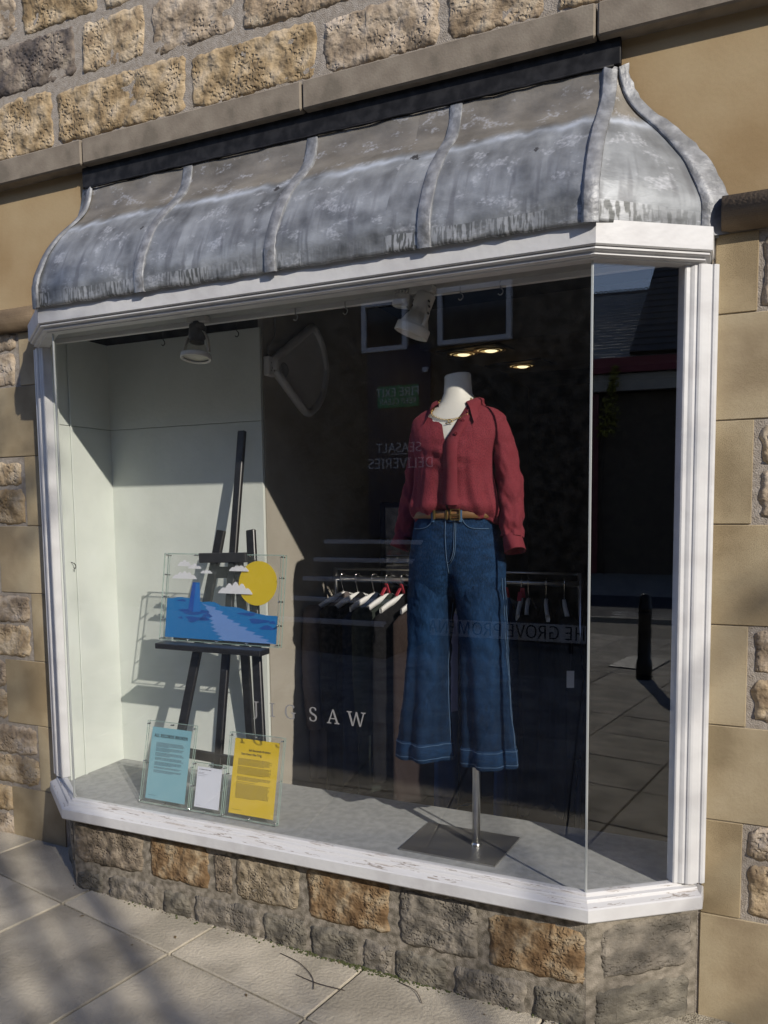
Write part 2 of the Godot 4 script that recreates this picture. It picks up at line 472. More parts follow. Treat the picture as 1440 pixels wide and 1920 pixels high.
func _ready() -> void:
	rng.seed = 7
	# ---- camera
	var cam := Camera3D.new()
	cam.name = "camera"
	cam.projection = Camera3D.PROJECTION_FRUSTUM
	cam.near = 0.05; cam.far = 400.0
	cam.size = 2.0 * 960.0 / 1499.0 * 0.05
	cam.frustum_offset = Vector2(0.0, 123.8 / 1499.0 * 0.05)
	add_child(cam)
	cam.transform = Transform3D(Basis(Vector3(0.91079867, -0.01151422, -0.4126902), Vector3(-0.02534539, 0.99616609, -0.08373016), Vector3(0.41207207, 0.08672112, 0.90701491)), Vector3(1.5192, 1.2208, 2.7489))
	cam.current = true
	# ---- sky, sun, exposure
	var env := Environment.new()
	env.background_mode = Environment.BG_SKY
	var sky := Sky.new()
	var ps := ProceduralSkyMaterial.new()
	ps.sky_top_color = Color(0.12, 0.22, 0.44); ps.sky_horizon_color = Color(0.74, 0.83, 0.95); ps.sky_curve = 0.34
	ps.ground_horizon_color = Color(0.42, 0.4, 0.36); ps.ground_bottom_color = Color(0.24, 0.22, 0.19)
	ps.sky_energy_multiplier = 1.4
	sky.sky_material = ps
	env.sky = sky
	env.tonemap_mode = Environment.TONE_MAPPER_LINEAR
	env.tonemap_exposure = 0.94
	env.sdfgi_enabled = true; env.ssao_enabled = true; env.ssil_enabled = true
	var we := WorldEnvironment.new()
	we.name = "world_environment"; we.environment = env
	add_child(we)
	var sun := DirectionalLight3D.new()
	sun.name = "sun"
	sun.light_energy = 1.6; sun.light_color = Color(1.0, 0.965, 0.915); sun.light_angular_distance = 0.53
	sun.shadow_enabled = true
	add_child(sun)
	sun.look_at_from_position(Vector3(7.24, 5.0, 4.76), Vector3.ZERO)
	materials()
	ground()
	shop()
	bay()
	interior()
	display()
	mannequin()
	rail()
	street()

func gy(x: float) -> float: return -0.425 - 0.03 * x

# ---------------------------------------------------------------- pavement and ground
func ground() -> void:
	var st := mk()
	var far := 150.0
	quad(st, Vector3(-far, gy(-far) - 0.012, far), Vector3(far, gy(far) - 0.012, far), Vector3(far, gy(far) - 0.012, -far), Vector3(-far, gy(-far) - 0.012, -far))
	var g := obj("ground", st, M.joint)
	tag(g, "bedding mortar and ground under the paving slabs", "", "", "structure")
	var pv := thing("pavement", "buff paving slabs sloping gently down along the shop front")
	tag(pv, "", "", "", "structure")
	var u := Vector2(0.987, 0.158); var w := Vector2(-0.158, 0.987)
	var c0 := Vector2(-0.392, 0.507)           # a corner where four slabs meet
	for i in range(-7, 17):
		for j in range(-2, 9):
			var c := c0 + u * (i + 0.5) * 0.645 + w * (j + 0.5) * 0.68
			if j == -1: c = c0 + u * (i + 0.5) * 0.645 + w * (-0.35) * 1.0
			if c.y < -0.35 or c.x < -4.2 or c.x > 10.6 or c.y > 5.6 or j == -2: continue
			var sz := Vector3(0.645 - 0.008, 0.05, 0.68 - 0.008)
			if j == -1: sz.z = 0.7 - 0.008
			var y := gy(c.x) + rng.randf_range(-0.0012, 0.0012)
			var b := Basis(Vector3(0, 0, 1), -0.03 + rng.randf_range(-0.0025, 0.0025)) * Basis(Vector3(1, 0, 0), rng.randf_range(-0.003, 0.003)) * Basis(Vector3.UP, -0.1587)
			st = mk()
			box(st, Vector3(c.x, y - 0.025, c.y), sz, 0.004, b)
			obj("paving_slab", st, M.slab[rng.randi() % 3], pv)
	# the carriageway across the end, lower than the kerb
	var road := mk()
	var r0 := Vector3(11.9, 0, 5.0); var dr := Vector3(-0.41, 0, 0.912); var ac := Vector3(0.912, 0, 0.41)
	var y4 := func(p: Vector3, dy: float) -> Vector3: return Vector3(p.x, gy(p.x) + dy, p.z)
	quad(road, y4.call(r0 + dr * 14, -0.004), y4.call(r0 + dr * 14 + ac * 5.6, -0.004), y4.call(r0 - dr * 12 + ac * 5.6, -0.004), y4.call(r0 - dr * 12, -0.004))
	var asph := tri_mat(ntex(220, 0.1, 4, [[0.2, lin(0.03, 0.03, 0.031)], [0.8, lin(0.085, 0.085, 0.085)]]), 1.0, 0.9, fine_height, 0.5)
	tag(obj("road", road, asph), "dark asphalt road across the end of the paved street", "", "", "structure")
	var kb := mk()
	bar(kb, y4.call(r0 - dr * 12, 0.01), y4.call(r0 + dr * 14, 0.01), 0.14, 0.12, Vector3.UP, 0.01)
	tag(obj("kerb", kb, M.slab[1]), "stone kerb along the edge of the asphalt road", "", "", "structure")
	var mk_ := mk()
	for k in 3:
		var cc := r0 + ac * (0.75 + 0.42 * k) - dr * 0.35
		for e in 18:
			var a0 := TAU * e / 18.0; var a1 := TAU * (e + 1) / 18.0
			var P := func(a: float, r: float) -> Vector3: return y4.call(cc + ac * cos(a) * 0.16 * r + dr * sin(a) * 0.75 * r, 0.0005)
			quad(mk_, P.call(a0, 0.82), P.call(a1, 0.82), P.call(a1, 1.0), P.call(a0, 1.0))
	tag(obj("road_marking", mk_, mat(lin(0.55, 0.55, 0.52), 0.8)), "worn white painted letters on the asphalt road", "", "", "structure")

# a rock faced block: a gridded, chipped face on the plane o + ex, ey with normal ez
func rock(parent: Node3D, o: Vector3, ex: Vector3, ez: Vector3, x0: float, x1: float, y0: float, y1: float, base: float, relief: float, m: Material, sd: int, called := "stone") -> void:
	var w := x1 - x0; var h := y1 - y0
	var nx := clampi(int(w / 0.014), 10, 46); var ny := clampi(int(h / 0.012), 8, 24)
	var big := noise(sd, 5.0, 3); var med := noise(sd + 1, 17.0, 3); var edge := noise(sd + 2, 9.0, 3); var tiny := noise(sd + 4, 45.0, 2)
	var cell := noise(sd + 3, 11.0, 1, FastNoiseLite.TYPE_CELLULAR)
	cell.cellular_return_type = FastNoiseLite.RETURN_CELL_VALUE
	var st := mk(true)
	var rows := []
	for j in ny + 3:
		var ring := PackedVector3Array()
		for i in nx + 3:
			var a := clampf(float(i - 1) / nx, 0.0, 1.0); var b := clampf(float(j - 1) / ny, 0.0, 1.0)
			var rim := i == 0 or j == 0 or i == nx + 2 or j == ny + 2
			# ragged outline, rounded corners
			var px := x0 + w * a; var py := y0 + h * b
			var ca := absf(a - 0.5) * 2.0; var cb := absf(b - 0.5) * 2.0
			var pull := 0.007 * edge.get_noise_2d(px * 1.0 + 3.0, py) 
			px += pull + 0.012 * edge.get_noise_2d(px * 2.0, py * 2.0 + 50.0) * ca
			py += 0.012 * edge.get_noise_2d(px * 2.0 + 90.0, py * 2.0) * cb
			var corner := clampf((ca - 0.8) / 0.2, 0.0, 1.0) * clampf((cb - 0.75) / 0.25, 0.0, 1.0)
			px -= signf(a - 0.5) * corner * 0.008; py -= signf(b - 0.5) * corner * 0.008
			var dx := minf(a, 1.0 - a) * w; var dy := minf(b, 1.0 - b) * h
			var e := 1.0 - exp(-minf(dx, dy) / 0.005)
			var z := big.get_noise_2d(px, py) * 0.55 + med.get_noise_2d(px, py) * 0.38 + cell.get_noise_2d(px * 0.8, py) * 0.3 + tiny.get_noise_2d(px, py) * 0.16
			z = base + relief * (e * (0.62 + z) - 0.1)
			if rim: z = base - 0.03
			ring.append(o + ex * px + Vector3.UP * py + ez * z)
		rows.append(ring)
	surf(st, rows, false, true)
	obj(called, st, m, parent)

func ashlar(parent: Node3D, x0: float, x1: float, y0: float, y1: float, z: float, m: Material, called := "ashlar_block", depth := 0.06) -> void:
	var st := mk()
	box(st, Vector3((x0 + x1) * 0.5, (y0 + y1) * 0.5, z - depth * 0.5), Vector3(x1 - x0 - 0.0035, y1 - y0 - 0.0035, depth), 0.002)
	obj(called, st, m, parent)

# ---------------------------------------------------------------- the sandstone shop front
var shop_node: Node3D

func shop() -> void:
	shop_node = thing("shop_building", "sandstone shop building with a projecting white framed display window under a lead canopy", "building")
	var S := shop_node
	# masonry core with the window opening
	var st := mk()
	box(st, Vector3(-4.2, 2.2, -0.15), Vector3(5.6, 6.4, 0.24))
	box(st, Vector3(3.7, 2.2, -0.15), Vector3(4.6, 6.4, 0.24))
	box(st, Vector3(0.0, 3.89, -0.15), Vector3(2.8, 3.02, 0.24))
	box(st, Vector3(0.0, -0.55, -0.15), Vector3(2.8, 0.9, 0.24))
	obj("masonry_core", st, M.dark_mortar, S)
	# mortar beds behind the stones
	st = mk()
	var beds := [[-6.9, -1.40, -1.0, 2.08, 0.001], [1.40, 5.9, -1.0, 2.08, 0.001], [-6.9, 5.9, 2.79, 5.3, 0.0198]]
	var bed_st := mk(true)
	var bn := noise(301, 4.0, 4)
	for b in beds:
		var nx := int((b[1] - b[0]) / 0.05); var ny := int((b[3] - b[2]) / 0.05)
		var rows := []
		for j in ny + 1:
			var ring := PackedVector3Array()
			for i in nx + 1:
				var x: float = lerpf(b[0], b[1], float(i) / nx); var y: float = lerpf(b[2], b[3], float(j) / ny)
				ring.append(Vector3(x, y, b[4] + (0.0016 if b[4] < 0.01 else 0.004) * bn.get_noise_2d(x * 3.0, y * 3.0)))
			rows.append(ring)
		surf(bed_st, rows, false, true)
	obj("mortar", bed_st, M.mortar, S)
	var X := Vector3(1, 0, 0); var Z := Vector3(0, 0, 1)
	# upper rubble, course by course: x0, x1, y0, y1, tone
	var up := [[-1.804, -1.279, 2.805, 3.05, 0], [-1.25, -0.565, 2.81, 3.032, 0], [-0.535, 0.028, 2.81, 3.012, 0], [0.065, 0.512, 2.81, 3.0, 2], [0.548, 0.88, 2.81, 2.985, 4], [0.915, 1.5, 2.81, 2.96, 1],
		[-1.79, -1.135, 3.075, 3.285, 3], [-1.095, -0.76, 3.065, 3.27, 1], [-0.72, -0.322, 3.055, 3.26, 2], [-0.285, 0.32, 3.04, 3.25, 4], [0.36, 0.9, 3.03, 3.22, 2], [0.94, 1.6, 3.0, 3.2, 0],
		[-1.9, -1.47, 3.315, 3.54, 2], [-1.43, -1.0, 3.3, 3.5, 0], [-0.965, -0.5, 3.29, 3.5, 1], [-0.46, 0.2, 3.28, 3.48, 0], [0.24, 0.8, 3.25, 3.45, 4],
		[-2.5, -1.845, 2.81, 3.05, 1], [-2.55, -1.83, 3.08, 3.29, 2], [1.54, 2.1, 2.81, 3.0, 1], [1.64, 2.3, 3.03, 3.22, 4]]
	for i in up.size():
		var a = up[i]
		rock(S, Vector3.ZERO, X, Z, a[0], a[1], a[2], a[3], 0.02, 0.0115, M.stone[a[4]], 400 + i * 7)
	var lf := [[-2.1, -1.589, 1.972, 2.052, 2], [-2.1, -1.6, 1.813, 1.962, 2], [-1.95, -1.594, 1.352, 1.458, 1], [-2.0, -1.584, 1.168, 1.332, 0], [-1.95, -1.59, 0.694, 0.82, 2], [-2.05, -1.59, 0.528, 0.682, 1], [-2.2, -1.765, 0.372, 0.5, 2], [-2.1, -1.765, 0.212, 0.358, 1], [-2.0, -1.585, 0.042, 0.178, 2], [-2.05, -1.575, -0.108, 0.03, 1], [-2.15, -1.757, -0.257, -0.13, 0], [-2.15, -1.757, -0.4, -0.275, 2], [-2.2, -1.8, 1.5, 1.63, 0], [-2.2, -1.8, 1.65, 1.79, 1], [-2.2, -1.79, 0.85, 1.0, 2], [-2.15, -1.79, 1.02, 1.15, 1],
		[1.545, 1.99, 1.82, 2.03, 2], [1.555, 1.99, 1.34, 1.474, 1], [1.555, 2.0, 1.175, 1.325, 2], [1.55, 1.95, 0.69, 0.83, 2], [1.55, 2.0, 0.535, 0.672, 1], [1.55, 2.0, 0.08, 0.19, 2], [1.55, 1.95, -0.11, 0.065, 1], [1.802, 1.995, 1.65, 1.795, 2], [1.802, 1.995, 1.495, 1.635, 1], [1.802, 1.995, 1.005, 1.145, 0], [1.802, 1.995, 0.85, 0.99, 1], [1.802, 1.995, 0.36, 0.5, 2], [1.802, 1.995, 0.21, 0.345, 1], [1.802, 1.995, -0.28, -0.14, 0], [1.802, 1.995, -0.44, -0.295, 2]]
	for i in lf.size():
		var a = lf[i]
		rock(S, Vector3.ZERO, X, Z, a[0], a[1], a[2], a[3], 0.004, 0.010, M.stone[a[4]], 700 + i * 7)
	# the rubble goes on to both sides and above: a few shapes of stone, laid in courses
	var kinds := []
	for k in 7:
		var holder := Node3D.new()
		rock(holder, Vector3.ZERO, X, Z, -0.19 + 0.02 * (k % 3), 0.19 - 0.015 * (k % 2), -0.074, 0.074, 0.003, 0.011, M.stone[0], 1500 + k * 7)
		kinds.append((holder.get_child(0) as MeshInstance3D).mesh)
		holder.free()
	var far := RandomNumberGenerator.new()
	far.seed = 5
	var lay := func(x0: float, x1: float, y: float, h: float, z: float) -> void:
		var x := x0
		while x < x1:
			var w := far.randf_range(0.28, 0.52)
			var mi := MeshInstance3D.new()
			mi.name = "stone"; mi.mesh = kinds[far.randi() % kinds.size()]
			mi.material_override = M.stone[[0, 1, 2, 4][far.randi() % 4]]
			S.add_child(mi, true)
			mi.position = Vector3(x + w * 0.5, y + h * 0.5, z)
			mi.scale = Vector3((w - 0.02) / 0.38, (h - 0.018) / 0.15, 1.0)
			x += w + 0.005
	for c in 15:
		var y := -0.5 + c * 0.17
		lay.call(2.02, 3.6, y, 0.17, 0.0)
		lay.call(-3.9, -2.2, y, 0.17, 0.0)
	for c in 7:
		var y := 2.81 + c * 0.235
		lay.call(2.36, 3.8, y, 0.225, 0.017)
		lay.call(-4.2, -2.56, y, 0.225, 0.017)
		if c > 2: lay.call(-2.52, 2.3, y + 0.05, 0.225, 0.017)
	# dressed quoins beside the window, wide and narrow by turns
	var ys := [2.048, 1.806, 1.482, 1.158, 0.838, 0.512, 0.196, -0.124, -0.50]
	for i in 8:
		var wide := i % 2 == 1
		ashlar(S, -1.765 if wide else -1.57, -1.416, ys[i + 1], ys[i], 0.006, M.ashlar[(i + 1) % 3])
		ashlar(S, 1.408, 1.79 if wide else 1.532, ys[i + 1], ys[i], 0.006, M.ashlar[i % 3])
	# smooth band, rounded moulding, projecting course
	for e in [[-3.4, -2.2], [-2.2, -1.02], [1.02, 2.3], [2.3, 3.5]]:
		ashlar(S, e[0], e[1], 2.14, 2.70, 0.0, M.band, "band_block")
	var jn := [-3.3, -2.2, -1.087, -0.014, 1.049, 2.15, 3.25]
	for i in jn.size() - 1:
		st = mk()
		box(st, Vector3((jn[i] + jn[i + 1]) * 0.5, 2.739, -0.0), Vector3(jn[i + 1] - jn[i] - 0.006, 0.104, 0.12), 0.006)
		obj("string_course_block", st, M.course, S)
	for e in [[-3.4, -1.425], [1.425, 3.4]]:
		st = mk(true)
		var pr := [[0.02, 2.15], [0.032, 2.152], [0.052, 2.142], [0.066, 2.122], [0.07, 2.1], [0.064, 2.078], [0.048, 2.06], [0.03, 2.052], [0.012, 2.05], [-0.02, 2.05], [-0.02, 2.15]]
		sweep(st, [Vector2(e[0], 0.0), Vector2(e[1], 0.0)], pr)
		obj("rounded_moulding", st, M.moulding, S)
	plinth()
	canopy()

func plinth() -> void:
	var P := sub("plinth", shop_node)
	var st := mk()
	var plan := PackedVector2Array([Vector2(-1.40, 0), Vector2(-1.085, 0.268), Vector2(1.085, 0.268), Vector2(1.40, 0)])
	prism(st, PackedVector2Array([Vector2(-1.40, 0), Vector2(1.40, 0), Vector2(1.087, -0.2692), Vector2(-1.087, -0.2692)]), Vector3(1, 0, 0), Vector3(0, 0, -1), Vector3(0, -0.9, 0), 0.83)
	obj("mortar", st, M.dark_mortar, P)
	var X := Vector3(1, 0, 0); var Z := Vector3(0, 0, 1)
	var row := [[-1.08, -0.712, -0.272, -0.1, 0], [-0.672, -0.38, -0.272, -0.102, 1], [-0.357, -0.272, -0.275, -0.118, 0], [-0.25, 0.03, -0.278, -0.1, 3], [0.07, 0.397, -0.29, -0.092, 1], [0.437, 0.722, -0.309, -0.112, 2], [0.767, 1.082, -0.312, -0.13, 1],
		[-1.08, -0.935, -0.41, -0.318, 4], [-0.9, -0.64, -0.43, -0.306, 2], [-0.615, -0.475, -0.44, -0.316, 4], [-0.455, -0.155, -0.45, -0.308, 2], [-0.13, 0.055, -0.455, -0.31, 4], [0.078, 0.27, -0.47, -0.315, 4], [0.292, 0.405, -0.48, -0.33, 2], [0.42, 0.612, -0.49, -0.335, 4], [0.64, 0.89, -0.50, -0.345, 2], [0.915, 1.082, -0.49, -0.345, 4],
		[-1.08, -0.6, -0.62, -0.45, 4], [-0.57, 0.1, -0.62, -0.475, 2], [0.12, 0.7, -0.64, -0.51, 4], [0.72, 1.08, -0.64, -0.515, 2]]
	for i in row.size():
		var a = row[i]
		rock(P, Vector3(0, 0, 0.268), X, Z, a[0], a[1], a[2], a[3], 0.003, 0.0105, M.plinth[a[4]], 900 + i * 7)
	for s in [1.0, -1.0]:
		var c0 := Vector3(1.085 * s, 0, 0.268); var c1 := Vector3(1.40 * s, 0, 0.0)
		var L := c0.distance_to(c1)
		var ex := (c1 - c0) / L
		if s < 0: ex = -ex
		var ez := ex.cross(Vector3.UP)
		var o := c0 if s > 0 else c1
		var rr := [[0.055, L - 0.025, -0.30, -0.125, 2], [0.035, L - 0.03, -0.50, -0.338, 4], [0.03, L - 0.03, -0.66, -0.53, 2]]
		for i in rr.size():
			var a = rr[i]
			rock(P, o, ex, ez, a[0], a[1], a[2], a[3], 0.003, 0.010, M.plinth[a[4]], 1200 + i * 7 + int(s) * 50)

# ogee lead canopy: s runs from the wall (0) to the lip (1)
var ogee_s := []
var ogee_y := []

func canopy() -> void:
	var C := sub("lead_canopy", shop_node)
	var prof := spline([Vector2(0.03, 2.602), Vector2(0.065, 2.55), Vector2(0.14, 2.495), Vector2(0.27, 2.445), Vector2(0.45, 2.39), Vector2(0.63, 2.33), Vector2(0.79, 2.262), Vector2(0.91, 2.19), Vector2(0.975, 2.14), Vector2(0.985, 2.085), Vector2(0.98, 2.038)], 34)
	var bump := noise(501, 2.2, 3)
	var small := noise(502, 9.0, 3)
	var low := func(y: float) -> float: return 0.0045 if y < 2.128 else 0.0
	# front sheets between the rolls
	var xs := [-1.088, -0.56, 0.01, 0.575, 1.088]
	for k in 4:
		var rows := []
		for p in prof:
			var ring := PackedVector3Array()
			for i in 25:
				var x := lerpf(xs[k], xs[k + 1], i / 24.0)
				var z: float = 0.012 + 0.328 * p.x + low.call(p.y)
				z += 0.006 * bump.get_noise_2d(x * 2.0, p.y * 3.0) + 0.0016 * small.get_noise_2d(x * 2.0, p.y * 3.0)
				var y: float = p.y + 0.004 * bump.get_noise_2d(x * 4.0 + 20.0, p.y) + (0.003 * small.get_noise_2d(x * 3.0, 5.0) if p.y < 2.06 else 0.0)
				ring.append(Vector3(x, y, z))
			rows.append(ring)
		# return of the lip, turned under
		var lip := PackedVector3Array(); var lip2 := PackedVector3Array()
		for q in rows[-1]:
			lip.append(q + Vector3(0, -0.004, -0.006)); lip2.append(q + Vector3(0, 0.004, -0.06))
		rows.append(lip); rows.append(lip2)
		var st := mk(true)
		surf_uv(st, rows, 0.36 * k + 0.03, 0.36 * k + 0.36, 0.0, 1.0)
		obj("lead_sheet", st, M.lead, C)
	# side sheets
	for s in [1.0, -1.0]:
		var rows := []
		for p in prof:
			var ring := PackedVector3Array()
			var a := Vector3(1.088 * s, p.y, 0.012 + 0.328 * p.x + low.call(p.y))
			var b := Vector3((1.10 + 0.325 * p.x) * s, p.y, 0.004)
			for i in 13:
				var f := i / 12.0
				var q := a.lerp(b, f)
				var n := Vector3(0.66 * s, 0, 0.75)
				ring.append(q + n * (0.004 * bump.get_noise_2d(q.x * 3.0 + 9.0, p.y * 3.0) + 0.012 * sin(PI * f) * p.x))
			rows.append(ring)
		var lip2 := PackedVector3Array()
		for q in rows[-1]: lip2.append(q + Vector3(-0.04 * s, 0.003, -0.045))
		rows.append(lip2)
		var st := mk(true)
		surf_uv(st, rows, 1.5, 1.66, 0.0, 1.0, s < 0)
		obj("lead_sheet", st, M.lead, C)
		# flashing dressed on to the wall along the curve
		var inner := []; var outer := []
		st = mk(true)
		rows = []
		for p in prof:
			var wv := 0.006 * small.get_noise_2d(p.y * 4.0, 3.0 + s)
			var a := Vector3(1.088 * s, p.y, 0.012 + 0.328 * p.x)
			var b := Vector3((1.10 + 0.325 * p.x) * s, p.y, 0.004)
			var q := b.lerp(a, 0.17)
			var n := Vector3(0.66 * s, 0.1, 0.75).normalized()
			var ring := PackedVector3Array([q + n * 0.004, q + n * 0.013 + Vector3(wv * 0.5, 0, 0), b.lerp(a, 0.06) + n * 0.013, b + n * 0.014 + Vector3(0.012 * s, 0.004, 0.0), b + Vector3((0.03 + wv) * s, 0.012, 0.0)])
			rows.append(ring)
		surf(st, rows, false, s > 0)
		obj("wall_flashing", st, M.lead_roll, C)
	# rolls over the joints
	for k in 5:
		var x: float = xs[k]
		var st := mk(true)
		var rows := []
		var hip := k == 0 or k == 4
		for i in prof.size():
			var p: Vector2 = prof[i]
			var base := Vector3(x, p.y, 0.012 + 0.328 * p.x + low.call(p.y))
			var pa: Vector2 = prof[maxi(i - 1, 0)]; var pb: Vector2 = prof[mini(i + 1, prof.size() - 1)]
			var t := Vector2((pb.x - pa.x) * 0.337, pb.y - pa.y).normalized()
			var n := Vector3(0, t.x, -t.y)
			if hip: n = (n + Vector3(0.5 * signf(x), 0, 0)).normalized()
			var side := Vector3(1, 0, 0)
			if hip: side = Vector3(0.93, 0, -0.36 * signf(x))
			var hw := 0.0225 + 0.0015 * small.get_noise_2d(p.y * 5.0, k * 9.0)
			var hh := 0.0052 + 0.0006 * small.get_noise_2d(p.y * 6.0, k * 5.0 + 40.0)
			var ring := PackedVector3Array()
			for e in [[-1.1, -0.8], [-1.0, 0.1], [-0.97, 0.75], [-0.9, 1.0], [0.0, 1.1], [0.9, 1.0], [0.97, 0.75], [1.0, 0.1], [1.1, -0.8]]:
				ring.append(base + side * (e[0] * hw) + n * (e[1] * hh) + Vector3(0, -0.006 if i == prof.size() - 1 else 0.0, 0))
			rows.append(ring)
		surf(st, rows, false, true)
		obj("lead_roll", st, M.lead_roll, C)
	# dark upstand below the string course
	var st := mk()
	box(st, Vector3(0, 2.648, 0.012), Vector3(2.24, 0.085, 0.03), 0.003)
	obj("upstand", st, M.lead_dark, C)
	st = mk(true)
	var w := []
	for i in 40:
		var x := -1.1 + 2.2 * i / 39.0
		w.append(Vector3(x, 2.603 + 0.004 * bump.get_noise_2d(x * 6.0, 0.0), 0.029))
	tube(st, w, 0.004, 6)
	obj("lap_edge", st, M.lead_dark, C)

func surf_uv(st: SurfaceTool, rows: Array, u0: float, u1: float, v0: float, v1: float, flip := false) -> void:
	var R := rows.size()
	for i in R - 1:
		var A: PackedVector3Array = rows[i]; var B: PackedVector3Array = rows[i + 1]
		var n := A.size() - 1
		for j in n:
			var q := [[A[j], i, j], [A[j + 1], i, j + 1], [B[j + 1], i + 1, j + 1], [B[j], i + 1, j]]
			for o in ([0, 1, 2, 0, 2, 3] if not flip else [0, 2, 1, 0, 3, 2]):
				var e = q[o]
				st.set_uv(Vector2(lerpf(u0, u1, float(e[2]) / n), minf(lerpf(v0, v1, float(e[1]) / (R - 1)), 0.995)))
				st.add_vertex(e[0])

# ---------------------------------------------------------------- the bay window
func bay() -> void:
	var B := sub("bay_window", shop_node)
	var ga := Vector2(-1.081, 0.262); var gb := Vector2(1.081, 0.262)
	var wl := Vector2(-1.405, 0.0236); var wr := Vector2(1.405, 0.0236)
	var path := [wl, ga, gb, wr]
	# head: fascia board and stepped mouldings down to the glass
	var st := mk()
	var head := [Vector2(-1.347, 0.0), Vector2(-1.347, 0.0663), ga, gb, Vector2(1.347, 0.0663), Vector2(1.347, 0.0)]
	sweep(st, head, [[-0.02, 2.046], [0.058, 2.046], [0.058, 1.979], [0.054, 1.975], [-0.02, 1.975]])
	obj("fascia_board", st, M.white, B)
	st = mk()
	sweep(st, head, [[-0.02, 1.9755], [0.046, 1.9755], [0.050, 1.972], [0.050, 1.967], [0.046, 1.9645], [0.036, 1.963], [0.035, 1.959], [0.038, 1.957], [0.038, 1.954], [0.034, 1.952], [0.024, 1.9505], [0.023, 1.9465], [-0.02, 1.9465]])
	obj("head_moulding", st, M.white, B)
	# jambs against the wall: stepped architraves
	for s in [1.0, -1.0]:
		var a := Vector2(1.081, 0.262); var b := Vector2(1.437, 0.0)
		var d := (b - a).normalized(); var n := Vector2(-d.y, d.x)
		var q := []
		for e in [[0.300, -0.025], [0.300, 0.008], [0.304, 0.012], [0.316, 0.013], [0.321, 0.017], [0.328, 0.021], [0.336, 0.0215], [0.338, 0.026], [0.344, 0.030], [0.352, 0.0315], [0.378, 0.0315], [0.381, 0.029], [0.386, 0.029], [0.389, 0.034], [0.397, 0.036], [0.406, 0.034], [0.411, 0.029], [0.412, -0.02]]:
			var p: Vector2 = a + d * (0.3 + (e[0] - 0.3) * 0.93 if e[0] < 0.4115 else 0.4165) + n * e[1]
			q.append(Vector2(p.x * s, -p.y))
		st = mk()
		prism(st, PackedVector2Array(q), Vector3(1, 0, 0), Vector3(0, 0, -1), Vector3(0, 0.0, 0), 1.9462)
		obj("jamb", st, M.white, B)
	# sill
	st = mk()
	var sp := [Vector2(-1.362, 0.0), Vector2(-1.362, 0.0553), ga, gb, Vector2(1.362, 0.0553), Vector2(1.362, 0.0)]
	sweep(st, sp, [[-0.03, -0.031], [0.052, -0.031], [0.056, -0.035], [0.057, -0.073], [0.053, -0.078], [0.02, -0.078], [0.018, -0.072], [-0.03, -0.072]])
	obj("window_sill", st, M.white, B)
	# weathered upper rail of the sill, its flaking paint laid lengthways
	st = mk()
	var rail_prof := [[-0.012, -0.001], [0.008, -0.001], [0.011, -0.004], [0.013, -0.012], [0.026, -0.0145], [0.028, -0.0175], [0.030, -0.024], [0.050, -0.0305], [0.052, -0.0312]]
	var path2 := [Vector2(-1.385, 0.0383), ga, gb, Vector2(1.385, 0.0383)]
	for seg in 3:
		var rows := []
		for e in rail_prof:
			var ring := PackedVector3Array()
			for k in [seg, seg + 1]:
				var p: Vector2 = path2[k]
				var d0: Vector2 = (path2[k] - path2[k - 1]).normalized() if k > 0 else (path2[1] - path2[0]).normalized()
				var d1: Vector2 = (path2[k + 1] - path2[k]).normalized() if k < 3 else d0
				var n0 := Vector2(-d0.y, d0.x); var n1 := Vector2(-d1.y, d1.x)
				var m := (n0 + n1).normalized(); m /= m.dot(n0)
				ring.append(Vector3(p.x + m.x * e[0], e[1], p.y + m.y * e[0]))
			rows.append(ring)
		var u := 0.0 if seg == 1 else 1.1 + 0.2 * seg
		surf_uv(st, rows, u, u + (1.0 if seg == 1 else 0.2), 0.0, 1.0)
	obj("sill_rail", st, M.flaking, B)
	# panes
	st = mk()
	box(st, Vector3(0, 0.974, 0.262), Vector3(2.152, 1.955, 0.006))
	obj("window_pane", st, M.glass, B)
	for s in [1.0, -1.0]:
		var a := Vector3(1.083 * s, 0, 0.259); var b := Vector3(1.330 * s, 0, 0.259 - 0.262 / 0.356 * 0.247)
		var d := (b - a).normalized()
		st = mk()
		box(st, (a + b) * 0.5 + Vector3(0, 0.974, 0), Vector3(a.distance_to(b), 1.955, 0.006), 0.0, Basis(d, Vector3.UP, d.cross(Vector3.UP)))
		obj("window_pane", st, M.glass, B)
		st = mk()
		box(st, Vector3(1.0815 * s, 0.974, 0.2625), Vector3(0.007, 1.954, 0.008), 0.001)
		obj("corner_strip", st, M.strip, B)
		# black gasket where the return pane meets the jamb
		st = mk()
		box(st, b + Vector3(0.002 * s, 0.974, 0.003), Vector3(0.014, 1.95, 0.014), 0.0, Basis(d, Vector3.UP, d.cross(Vector3.UP)))
		obj("gasket", st, mat(lin(0.03, 0.03, 0.032), 0.5), B)
	# vinyl letters on the front pane
	var f := SystemFont.new()
	f.font_names = PackedStringArray(["Droid Serif"])
	var grey := mat(lin(0.235, 0.235, 0.235), 0.5)
	var lx := {"J": -0.142, "I": -0.071, "G": 0.004, "S": 0.102, "A": 0.184, "W": 0.276}
	for k in lx:
		var tm := TextMesh.new()
		tm.font = f; tm.text = k; tm.font_size = 64; tm.pixel_size = 0.0725 / 64.0; tm.depth = 0.0006
		var mi := MeshInstance3D.new()
		mi.name = "letter"; mi.mesh = tm
		tm.material = grey
		B.add_child(mi, true)
		mi.position = Vector3(lx[k], 0.478, 0.2655)

